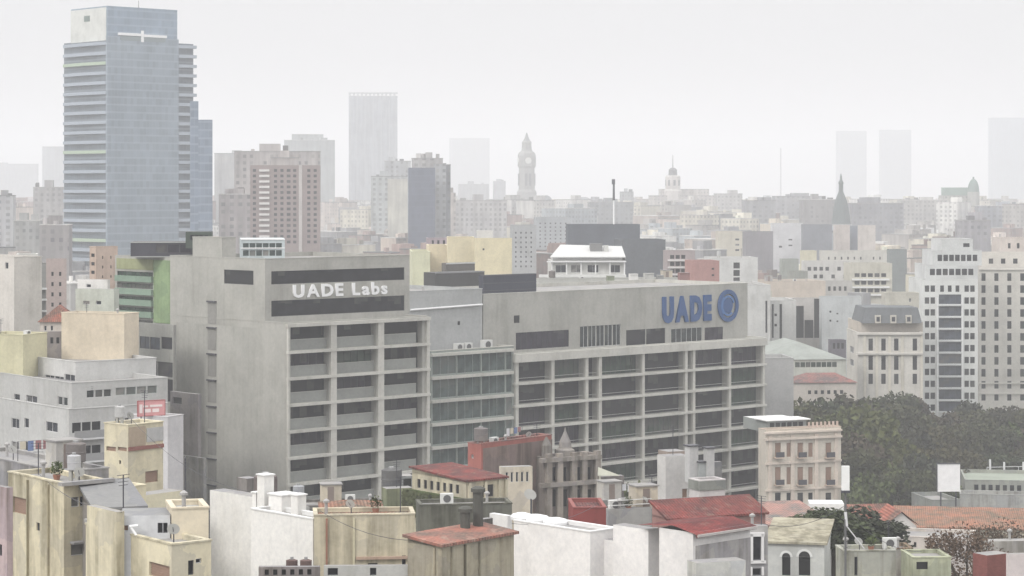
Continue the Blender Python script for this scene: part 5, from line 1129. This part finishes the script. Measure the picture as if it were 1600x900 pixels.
# salmon corner house beside the grey building
b = Bld('corner_house', 'peach-coloured classical corner house with shuttered balcony windows', 'house', 1185, 1197, 1314, 672, 398, (.62, .57, .50), rot=22, dirt=.5, cope=wall((.6, .5, .42), .4))
for x in (1211, 1229, 1246, 1263, 1290):
    w_ = 9 if x not in (1229, 1263) else 7
    b.win('R', x, x + w_, 692, 714, kind='shutter'); b.win('R', x, x + w_, 730, 757, kind='shutter'); b.win('R', x, x + w_, 770, 794, kind='plain')
b.finish()
for y in (676, 686, 724, 766): b.band('R', b.zp('R', 1200, y) - .25, .35, .5 if y < 690 else .3, 'cornice', wall((.64, .56, .49), .4))
for x in (1211, 1246, 1290):
    for y in (715, 758): x0, x1 = b.sp('R', x - 2), b.sp('R', x + 11); z = b.zp('R', x, y); b.part('balcony', x0, x1, -.9, .02, z - .1, z + .1, wall((.55, .44, .36), .4)); b.part('balcony_railing', x0, x1, -.9, -.84, z + .1, z + 1.0, DARKMET())
for x in (1203, 1238, 1275, 1306): q_ = b.sp('R', x); b.part('pilaster', q_ - .35, q_ + .35, -.2, .02, .5, b.H - 1, wall((.64, .56, .49), .4))
t = Bld('roof_pavilion', 'grey roof pavilion with bright white flat roof on the peach corner house', 'pavilion', 1192, 1199, 1260, 658, 402, (.3, .32, .31), rot=22, yb=676, D=9, parapet=False, roofm=flat((.78, .78, .77), .5), reg=False)
t.win('R', 1202, 1256, 661, 671, 6, 1, .8, 1, 'plain'); t.finish(); t.part('roof_slab', -.5, t.W + .5, -.6, 4, t.H + .01, t.H + .2, flat((.8, .8, .79), .5))
for i in range(8): x = b.sp('R', 1264 + i * 6.3); b.part('baluster', x, x + .3, .1, .4, b.H, b.H + 1.0, wall((.6, .47, .4), .4))
# right-hand roofs
b = Bld('beige_house', 'long beige house with pinkish roof above white arches', 'house', 1196, 1203, 1300, 820, 215, (.56, .50, .40), rot=14, roof='slope', roofm=tiles((.46, .26, .22)), D=9, dirt=.5); b.roofrise = .9; b.finish()
b = Bld('arcade_house', 'white plastered wing with two round-arched openings', 'house', 1196, 1198, 1288, 845, 190, (.62, .63, .61), rot=-12, dirt=.4, D=8, roof='slope', roofm=wall((.42, .39, .30), .8)); b.roofrise = .8
b.win('R', 1222, 1235, 870, 899, 1, 1, 1, 1, 'void'); b.win('R', 1248, 1266, 870, 899, 1, 1, 1, 1, 'void'); b.finish()
for xa, xb in ((1222, 1235), (1248, 1266)):
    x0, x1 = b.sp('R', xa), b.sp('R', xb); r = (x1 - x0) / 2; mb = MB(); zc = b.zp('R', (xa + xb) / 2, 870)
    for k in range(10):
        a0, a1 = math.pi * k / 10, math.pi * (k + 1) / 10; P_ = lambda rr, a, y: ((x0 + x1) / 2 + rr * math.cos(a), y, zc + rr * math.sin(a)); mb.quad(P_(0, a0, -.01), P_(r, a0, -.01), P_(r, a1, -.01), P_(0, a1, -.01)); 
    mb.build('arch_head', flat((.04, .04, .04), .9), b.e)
    mb = MB()
    for k in range(10):
        a0, a1 = math.pi * k / 10, math.pi * (k + 1) / 10; mb.quad(P_(r, a0, -.1), P_(r + .2, a0, -.1), P_(r + .2, a1, -.1), P_(r, a1, -.1))
    mb.build('arch_trim', flat((.68, .68, .66)), b.e)
roofbox('white_box', 'large blank white box standing on the pinkish roof by the tall mast', 'roof box', 1262, 1265, 1319, 787, 829, 232, (.78, .77, .76), rot=-4, D=3, roofm=flat((.7, .7, .7)), dirt=.05).finish()
e = empty('panel_mast', P(1321, 866, 180), 0, 'narrow white antenna panel on a dark guyed pole', 'mast'); s = 180 / F
mb = MB(); mb.bar((0, 0, -3), (0, 0, (866 - 770) * s), .09); 
for k in range(10): mb.bar((-.16, 0, k * .45), (.16, 0, k * .45 + .1), .035)
mb.build('pole', flat((.12, .12, .12)), e); mb = MB(); mb.box(-.30, .30, -.16, .16, (866 - 766) * s, (866 - 728) * s); mb.build('panel', flat((.75, .75, .73)), e)
mb = MB(); mb.box(-.34, .34, -.2, .2, (866 - 770) * s, (866 - 766) * s); mb.build('bracket', DARKMET(), e)
mb = MB(); mb.bar((.1, 0, (866 - 822) * s), (1.5, .3, (866 - 858) * s), .05); mb.bar((0, 0, (866 - 800) * s), (.1, 0, (866 - 822) * s), .12); mb.build('guy_strut', flat((.62, .62, .62)), e)
e = empty('billboard', P(1482, 800, 330), R_(4), 'blank white billboard panel above the long terracotta roof', 'billboard'); s = 330 / F
mb = MB(); mb.box(-18 * s, 18 * s, -.15, .15, 32 * s, 75 * s); mb.build('panel', flat((.78, .77, .77), .6), e)
mb = MB(); mb.box(-18.8 * s, 18.8 * s, -.22, .1, 75 * s, 76.5 * s); mb.box(-18.8 * s, -18 * s, -.22, .1, 32 * s, 75 * s); mb.build('frame', DARKMET(), e)
for x in (-12, 12): mb = MB(); mb.bar((x * s, .1, -1), (x * s, .1, 34 * s), .12); mb.build('post', DARKMET(), e)
b = Bld('terracotta_hall', 'long low hall with wide weathered terracotta roof', 'hall', 1380, 1400, 1700, 822, 300, (.46, .44, .36), rot=-9, roof='slope', roofm=TERRA, D=13, dirt=.6); b.roofrise = .9
b.win('R', 1420, 1590, 828, 836, 9, 1, .35, 1, 'plain'); b.finish()
b = Bld('gable_house', 'white house with orange gable roof and one arched window', 'house', 1326, 1330, 1402, 826, 268, (.68, .65, .62), rot=10, roof='gable', roofm=tiles((.40, .14, .10)), D=9, dirt=.25); b.roofrise = 2.2
b.finish(); x0 = b.sp('R', 1394)
e_ = MB(); e_.box(-.5, .5, 0, .05, -1.0, .1); e_.lathe([(.5, 0), (.5, .05)], 16); 
mb = MB(); mb.box(x0 - .6, x0 + .3, -.05, .02, b.H - 2.0, b.H - 1.1); mb.build('window', glass(), b.e)
b = Bld('white_gable_wall', 'white curved-shoulder gable wall with round-headed dark window', 'house', 1370, 1384, 1432, 822, 250, (.70, .68, .66), rot=4, D=6, dirt=.25, roof='gabley', roofm=tiles((.40, .14, .10))); b.roofrise = 1.6
b.win('R', 1391, 1401, 824, 834, 1, 1, 1, 1, 'plain'); b.finish()
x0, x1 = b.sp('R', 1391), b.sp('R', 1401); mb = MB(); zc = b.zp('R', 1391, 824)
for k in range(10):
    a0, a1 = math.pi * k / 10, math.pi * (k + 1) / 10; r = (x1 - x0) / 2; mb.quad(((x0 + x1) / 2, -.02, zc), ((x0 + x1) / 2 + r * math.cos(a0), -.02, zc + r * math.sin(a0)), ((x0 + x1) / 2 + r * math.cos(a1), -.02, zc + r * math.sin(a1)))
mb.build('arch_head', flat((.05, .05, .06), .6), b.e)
simple('long_wall_block', 'long low pale wing running right from the white gable wall', 1380, 1388, 1520, 838, 240, (.60, .55, .51), [('R', 1400, 1500, 846, 854, 5, 1, .2, 1, 'plain')], rot=-14, dirt=.6, D=6)
simple('low_green_block', 'low greenish-beige flat roofed building at the bottom right', 1312, 1318, 1400, 862, 185, (.44, .44, .37), [('R', 1335, 1340, 870, 899, 1, 1, 1, 1, 'plain')], rot=4, dirt=.9, D=3)
simple('low_green_block', 'grey low building with rusty roof edge at the bottom right', 1374, 1378, 1426, 858, 195, (.42, .40, .36), [('R', 1386, 1400, 872, 892, 1, 1, 1, 1, 'plain')], rot=2, dirt=.9, cope=tiles((.35, .2, .12)), D=3)
simple('low_green_block', 'shallow yellow-green garden wall by the leafless tree', 1420, 1426, 1486, 872, 190, (.48, .50, .36), [('R', 1432, 1450, 878, 890, 1, 1, 1, 1, 'void')], rot=4, dirt=.8, D=4)
simple('brick_garden_wall', 'dark red brick wall block at the bottom right corner', 1520, 1542, 1578, 868, 175, (.22, .08, .07), rot=30, dirt=.6, brick=True, cope=wall((.4, .36, .34), .5))
simple('pink_wall_block', 'pinkish white wall cut by the bottom right corner', 1572, 1576, 1680, 866, 170, (.62, .56, .55), rot=6, dirt=.4)
simple('grey_roof_shed', 'grey flat shed roof above the brick wall at the right edge', 1536, 1544, 1700, 846, 205, (.42, .40, .37), rot=6, dirt=.7)
# pavilion and park wall at the right edge
simple('park_pavilion', 'low pavilion with pale green-grey flat roof in the park', 1500, 1508, 1720, 750, 430, (.34, .35, .31), [('R', 1520, 1598, 757, 768, 7, 1, .6, 1, 'plain')], rot=-8, dirt=.6, D=16, roofm=wall((.30, .33, .28), .5, False))
simple('park_wall', 'long grey retaining wall with dark line in front of the pavilion', 1486, 1500, 1720, 772, 400, (.38, .38, .36), rot=-10, dirt=.7, D=5)
simple('park_building', 'grey-green flat roof left of the blank billboard', 1450, 1456, 1500, 782, 390, (.26, .27, .25), rot=10, dirt=.6, D=10)
for i, (px, yb_, yt_) in enumerate(((1547, 738, 718), (1569, 742, 722), (1599, 744, 722))):
    pole('lamp_post', ('leftmost', 'middle', 'rightmost')[i] + ' white pole standing behind the pavilion roof', 'pole', P(px, yb_ + 14, 452), (yb_ + 14 - yt_) * 452 / F, .22, flat((.7, .7, .7)), .2)
e = empty('railing', P(1575, 742, 447), R_(-8), 'thin pale railing line along the pavilion roof', 'railing'); mb = MB(); mb.bar((-4, 0, 1.4), (8, 0, 1.9), .06); mb.bar((-4, 0, 0), (-4, 0, 1.4), .06); mb.bar((2, 0, 0), (2, 0, 1.65), .06); mb.build('rail', flat((.6, .6, .6)), e)

# ------------------------------------------------------------------ trees
def leafmat(c):
    key = ('leaf', c)
    if key in MATS: return MATS[key]
    m, t, b = newmat('foliage'); b.inputs['Roughness'].default_value = .7; b.inputs['Specular IOR Level'].default_value = .1
    at = N(t, 'ShaderNodeTexCoord'); n = noise(t, .5, at.outputs['Object'], 4, .7); oi = N(t, 'ShaderNodeObjectInfo')
    c_ = mixc(t, ramp(t, n.outputs[0], .35, .65).outputs[0], tuple(x * .6 for x in c), tuple(x * 1.5 for x in c)); c_ = mixc(t, oi.outputs['Random'], c_, (c[0] * 1.3, c[1] * .95, c[2] * .9)) if 1 else c_
    t.links.new(c_, b.inputs['Base Color']); MATS[key] = m; return m
BARK = wall((.10, .085, .07), .5)
def treemesh(seed, R, Hc, n, leaf, bare=0.):
    r = random.Random(seed); tr = MB(); lf = MB(); ht = Hc * .45; top = Vector((r.uniform(-.5, .5), r.uniform(-.5, .5), ht)); tr.bar((0, 0, -.3), top, .38, r2=.24, n=8); cl = []
    for k in range(9):
        a = k * 2.4 + r.uniform(-.3, .3); rr = R * r.uniform(.35, .85); zz = Hc * r.uniform(.55, .98) - rr * .12; c = Vector((rr * math.cos(a), rr * math.sin(a), zz)); s0 = top * r.uniform(.6, 1)
        mid = s0.lerp(c, .5) + Vector((0, 0, .6)); tr.bar(s0, mid, .17, r2=.11); tr.bar(mid, c, .11, r2=.04)
        for j in range(5 if bare else 3):
            d = Vector((r.gauss(0, 1), r.gauss(0, 1), abs(r.gauss(0, .8)))).normalized() * R * .4; tr.bar(mid.lerp(c, r.uniform(.3, 1)), c + d, .05, r2=.02, n=4)
        cl.append((c, R * r.uniform(.28, .5)))
    cl.append((Vector((0, 0, Hc * .95)), R * .45))
    for k in range(n):
        c, rad = r.choice(cl); d = Vector((r.gauss(0, 1), r.gauss(0, 1), r.gauss(0, .75))); d = d.normalized() * rad * r.uniform(.45, 1.08) ** .7; p = c + d
        a = Vector((r.gauss(0, 1), r.gauss(0, 1), r.gauss(0, 1))).normalized(); q = a.cross(Vector((r.gauss(0, 1), r.gauss(0, 1), r.gauss(0, 1)))).normalized(); l = leaf * r.uniform(.6, 1.4)
        lf.quad(p - a * l, p - q * l * .7, p + a * l, p + q * l * .6)
    return tr, lf
LM_ = [leafmat((.052, .064, .034)), leafmat((.048, .053, .036)), leafmat((.066, .088, .032))]
protos = []
for k in range(6):
    tr, lf = treemesh(50 + k, 5.8, 13.5, 3800, .42); protos.append((tr.mesh('trunk', BARK), lf.mesh('crown', LM_[k % 3])))
rt = random.Random(5); spots = []
# (px, y of crown top, Y, scale)
for px, yt_, Y in [(1330, 668, 430), (1372, 660, 445), (1345, 700, 415), (1400, 690, 440), (1428, 668, 462), (1462, 672, 478), (1500, 668, 490), (1540, 660, 500), (1580, 652, 505), (1618, 655, 500),
                   (1352, 640, 480), (1395, 632, 500), (1440, 640, 510), (1484, 642, 520), (1525, 645, 528), (1566, 640, 532), (1605, 642, 530),
                   (1262, 640, 455), (1300, 636, 462), (1250, 622, 478), (1282, 614, 484), (1318, 612, 486), (1335, 640, 450), (1360, 612, 522), (1400, 608, 528), (1432, 614, 530), (1388, 722, 418), (1352, 735, 405), (1425, 740, 405), (1470, 735, 415), (1430, 712, 430), (1475, 700, 450), (1515, 700, 462), (1560, 698, 470), (1600, 694, 474), (1545, 628, 548), (1585, 632, 552), (1510, 636, 548)]:
    spots.append((px, yt_, Y))
TLAB = {}
def place_tree(px, yt_, Y, k, label, group, sc=None, zb=0.):
    x = P(px, 0, Y).x; top = CAMH - (yt_ - HOR) * Y / F; s = sc or max(.4, (top - zb) / 15.2)
    e = empty('tree', (x, Y, zb), rt.uniform(0, 6.28), label, 'tree', group); tr, lf = protos[k % 6]
    w = (max(s, .75) if sc is None else s) * rt.uniform(.85, 1.1)
    for nm, me in (('trunk', tr), ('crown', lf)): o = link(nm, me, e); o.scale = (w, w, s)
    return e
spots.sort(key=lambda t: t[0]); rows_ = {0: 'front', 1: 'middle', 2: 'back'}; cnt = {}
spots = [(px, yt_ + rt.uniform(-9, 12), Y) for px, yt_, Y in spots]
for px, yt_, Y in spots:
    r_ = 0 if Y < 465 else (1 if Y < 512 else 2); cnt.setdefault(r_, []).append((px, yt_, Y))
ordn = ['leftmost', 'second from left', 'third from left', 'fourth from left', 'fifth from left', 'sixth from left', 'seventh from left', 'eighth from left', 'ninth from left', 'tenth from left', 'eleventh from left', 'twelfth from left', 'thirteenth from left', 'fourteenth from left', 'fifteenth from left', 'sixteenth']
for r_, v in cnt.items():
    for i, (px, yt_, Y) in enumerate(v): place_tree(px, yt_, Y, rt.randrange(6), f'dull green park tree, {ordn[min(i, 15)]} of the {rows_[r_]} row', 'park trees behind the peach corner house')
place_tree(1345, 812, 205, 1, 'dark bushy tree between the white arches and the white gable wall', None, None, CAMH - (900 - HOR) * 205 / F)
place_tree(1302, 832, 200, 3, 'low dark tree clump right behind the white arches', None, None, CAMH - (905 - HOR) * 200 / F)
place_tree(960, 752, 285, 0, 'dark green tree at the foot of the long grey building', None, None, 16)
place_tree(1000, 758, 282, 2, 'dark green tree left of the off-white stair tower', None, None, 16)
tr, lf = treemesh(99, 5.0, 12, 4200, .15, 1.); bm_ = (tr.mesh('trunk', BARK), lf.mesh('crown', leafmat((.09, .078, .055))))
for px, yt_, Y, lab in ((1508, 826, 195, 'brown leafless twiggy tree by the brick garden wall'), (1572, 818, 228, 'olive-brown thin tree under the terracotta roof edge')):
    x = P(px, 0, Y).x; e = empty('bare_tree', (x, Y, CAMH - (yt_ - HOR) * Y / F - 11), 1.0, lab, 'tree')
    for nm, me in zip(('trunk', 'crown'), bm_): o = link(nm, me, e); o.scale = (.9, .9, .85)
# ivy clumps on the red tiled house
lf = MB(); r = random.Random(3)
hb = [o for o in bpy.data.objects if o.get('label', '').startswith('cream house with overhanging dark red')][0]
for k in range(2600):
    y = r.uniform(.3, 9.5); z = 36 + r.gauss(0, 1) ; drop = 3.0 + 1.5 * math.sin(y * 1.3) + 1.2 * math.sin(y * 3.1)
    z = -r.uniform(0, 1) * max(.6, drop); p = Vector((-.45 - r.uniform(0, .4), y, z)); a = Vector((r.gauss(0, .4), r.gauss(0, 1), r.gauss(0, 1))).normalized() * .16; q = a.cross(Vector((1, 0, 0))) ; lf.quad(p - a, p - q, p + a, p + q)
o = lf.build('ivy', leafmat((.07, .085, .04)), hb, (0, 0, CAMH - (772 - HOR) * 226 / F))

# ------------------------------------------------------------------ loose things on the roofs
def antenna(p, h, label):
    e = empty('antenna', p, rt.uniform(0, 3), label, 'antenna'); mb = MB(); mb.bar((0, 0, 0), (0, 0, h), .04)
    for k in range(4): mb.bar((-.5 + k * .05, 0, h - .2 * k), (.5 - k * .05, 0, h - .2 * k), .02)
    mb.build('mast', DARKMET(), e)

HB = {}
for o in bpy.data.objects:
    if o.type == 'EMPTY' and o.parent is None and o.get('category'): HB[o['label']] = o
def host(frag):
    e = [o for l, o in HB.items() if l.startswith(frag)][0]; wl = [c for c in e.children if c.name.startswith('wall')][0].data
    v = [q.co for q in wl.vertices]; return e, max(q.x for q in v), max(q.y for q in v), max(q.z for q in v)
def vent(p, label, h=.9):
    e = empty('vent_pipe', p, 0, label, 'vent'); mb = MB(); mb.lathe([(.12, 0), (.12, h), (.24, h + .01), (.24, h + .15), (.05, h + .28)], 10); mb.build('pipe', flat((.35, .34, .33), .5), e)
def dish(p, rz, label):
    e = empty('satellite_dish', p, rz, label, 'dish'); mb = MB(); mb.bar((0, 0, 0), (0, 0, .8), .04); mb.build('mount', DARKMET(), e)
    mb = MB(); mb.lathe([(.04, 0), (.2, .03), (.34, .09), (.36, .1)], 14); o = mb.build('reflector', flat((.55, .55, .53)), e, (0, -.08, .9)); o.rotation_euler = (R_(115), 0, 0)
    mb = MB(); mb.bar((0, -.1, .7), (0, -.5, 1.0), .02); mb.build('feed_arm', DARKMET(), e)
def plant(p, label):
    e = empty('potted_shrub', p, rc.uniform(0, 6), label, 'plant'); mb = MB(); mb.lathe([(.2, 0), (.28, .35)], 10); mb.build('pot', flat((.3, .14, .09)), e); mb = MB()
    for k in range(160):
        d_ = Vector((rc.gauss(0, 1), rc.gauss(0, 1), rc.gauss(0, 1))).normalized() * rc.uniform(.2, .5); c_ = d_ + Vector((0, 0, .8)); a = Vector((rc.gauss(0, 1), rc.gauss(0, 1), rc.gauss(0, 1))).normalized() * .1; q = a.cross(Vector((.3, .2, 1))); mb.quad(c_ - a, c_ - q, c_ + a, c_ + q)
    mb.build('foliage', leafmat((.06, .085, .03)), e)
def laundry(p, rz, label):
    e = empty('washing_line', p, rz, label, 'washing line'); mb = MB(); mb.bar((-1.5, 0, 0), (-1.5, 0, 1.8), .03); mb.bar((1.5, 0, 0), (1.5, 0, 1.8), .03); mb.bar((-1.5, 0, 1.75), (1.5, 0, 1.75), .012); mb.build('frame', DARKMET(), e)
    for k in range(4): x = -1.3 + k * .68; mb = MB(); mb.box(x, x + .5, -.02, .02, 1.75 - rc.uniform(.5, .9), 1.75); mb.build('cloth', flat(rc.choice([(.6, .6, .62), (.3, .15, .15), (.15, .2, .35), (.55, .5, .4)])), e)
def cable(a, b, sag, label):
    e = empty('cable', a, 0, label, 'cable'); mb = MB(); b = b - a; pv = Vector((0, 0, 0))
    for k in range(1, 13): t_ = k / 12; q = b * t_ - Vector((0, 0, sag * 4 * t_ * (1 - t_))); mb.bar(pv, q, .02, n=4, r2=.02); pv = q
    mb.build('wire', DARKMET(), e)
def hut(p, rz, w, d, h, label, col):
    e = empty('roof_hut', p, rz, label, 'roof hut'); mb = MB(); mb.box(0, w, 0, d, 0, h); mb.build('wall', wall(col, .6), e); mb = MB(); mb.box(-.12, w + .12, -.12, d + .12, h, h + .12); mb.build('roof', ROOFM(), e)
    mb = MB(); mb.box(w * .3, w * .3 + .7, -.04, .02, 0, min(h - .2, 1.9)); mb.build('door', flat((.2, .16, .14)), e)
SH = [('tall cream-yellow building', 'the stained cream-yellow building', 'dtpva'), ('cream house with brown', 'the cream house with brown shutter', 'dva'), ('cream box storey', 'the cream box storey', 'va'),
      ('grey flat-roofed low storey', 'the flat grey storey before the chamfered building', 'Thcldva'), ('cream stair tower', 'the cream stair tower', 'tda'), ('wide cream wall', 'the wide cream wall building', 'vdpa'),
      ('brick red building', 'the brick red building', 'Tcvlda'), ('off-white stair tower', 'the off-white stair tower', 'a'), ('flat grey parapet roof', 'the flat grey railed roof', 'cvphd'), ('light grey apartment', 'the chamfered grey building', 'apd'),
      ('low greenish-beige', 'the low greenish-beige building', 'vdpc'), ('grey low building with rusty', 'the rusty edged low building', 'va'), ('grey flat shed roof', 'the flat shed roof at the right edge', 'vc'), ('mossy green-grey roof box', 'the mossy roof box', 'a'),
      ('low dark back buildings', 'the low dark back buildings', 'hclvda'), ('dark mossy back wall', 'the dark mossy back wall block', 'cv'), ('mottled brown-grey', 'the mottled brown-grey back block', 'Thcv'), ('pale blue-grey plastered', 'the pale block with the white pipe', 'va'),
      ('tall grey concrete', 'the tall grey tower with white letters', ''), ('off-white', '', ''), ('pale terrace building', 'the terrace under the white rooftop house', 'Tcvph'), ('narrow white-trimmed', 'the ornate house', 'va'), ('low pale wall', '', ''),
      ('blank peach', 'the blank peach block', 'va'), ('pale yellow low block', 'the pale yellow block', 'ca'), ('white block with a column', 'the white block with dark balconies', 'Ta'), ('cream classical hotel', '', ''), ('low peach-beige', 'the low peach-beige block', 'hTcv')]
rc = random.Random(11)
for frag, short, codes in SH:
    if not codes: continue
    e, w, d, h = host(frag); n = len(codes); L_ = max(w, d); near = e.location.y < 262
    z = h - (.22 if near else .55) + .0
    for i, c_ in enumerate(codes):
        f = (i + .5) / n
        x, y = (w * f, d * rc.uniform(.35, .7)) if w > d else (w * rc.uniform(.35, .65), d * f)
        p = e.matrix_world @ Vector((x, y, z)) if False else Vector((e.location.x + math.cos(e.rotation_euler.z) * x - math.sin(e.rotation_euler.z) * y, e.location.y + math.sin(e.rotation_euler.z) * x + math.cos(e.rotation_euler.z) * y, e.location.z + z)); rz = e.rotation_euler.z
        if c_ == 'T': tank(p, rc.uniform(.6, .8), 1.5, 'grey ribbed water tank on ' + short, rc.choice([(.35, .36, .38), (.2, .18, .17), (.5, .5, .48)]))
        if c_ == 't': tank(p, .45, 1.0, 'small pale water tank on ' + short, (.5, .5, .5))
        if c_ == 'v': vent(p, 'short metal vent pipe on ' + short)
        if c_ == 'd': dish(p, rc.uniform(-.6, .6), 'small tilted satellite dish on ' + short)
        if c_ == 'p': plant(p, 'potted shrub on ' + short)
        if c_ == 'l': laundry(p, rz, 'washing line with hung cloths on ' + short)
        if c_ == 'a': antenna(p, rc.uniform(1.8, 3.2), 'thin comb antenna on ' + short)
        if c_ == 'c': acunit(p, rz, 'pale air conditioner unit on ' + short)
        if c_ == 'h': hut(p, rz, 2.2, 1.8, 2.1, 'little rooftop hut with dark door on ' + short, rc.choice([(.5, .48, .44), (.4, .38, .36), (.56, .5, .4)]))
for (x0, y0, Y0), (x1, y1, Y1), sg_, lab in (((205, 655, 205), (398, 770, 180), 1.2, 'thin cable from the cream stair tower to the tall white wall'), ((60, 740, 155), (190, 800, 131), .6, 'thin cable above the stained cream-yellow building'),
        ((500, 798, 165), (690, 842, 150), .8, 'thin cable from the wide cream wall to the salmon roof'), ((800, 818, 175), (930, 790, 205), .6, 'thin cable from the wide white wall to the red box'),
        ((1180, 815, 185), (1320, 790, 181), .9, 'thin cable from the ornate house to the white panel mast'), ((1322, 800, 180), (1440, 862, 190), .8, 'thin cable from the white panel mast to the garden wall')):
    cable(P(x0, y0, Y0), P(x1, y1, Y1), sg_, lab)
for px, lab in ((456, 'left one of two brown barrels at the bottom edge'), (478, 'right one of two brown barrels at the bottom edge')):
    tank(P(px, 893, 142), .36, .75, lab, (.16, .11, .10), legs=False)
bpy.context.view_layer.update()
dups = [l for l, n in USED.items() if n > 1]; print('DUPS', dups)
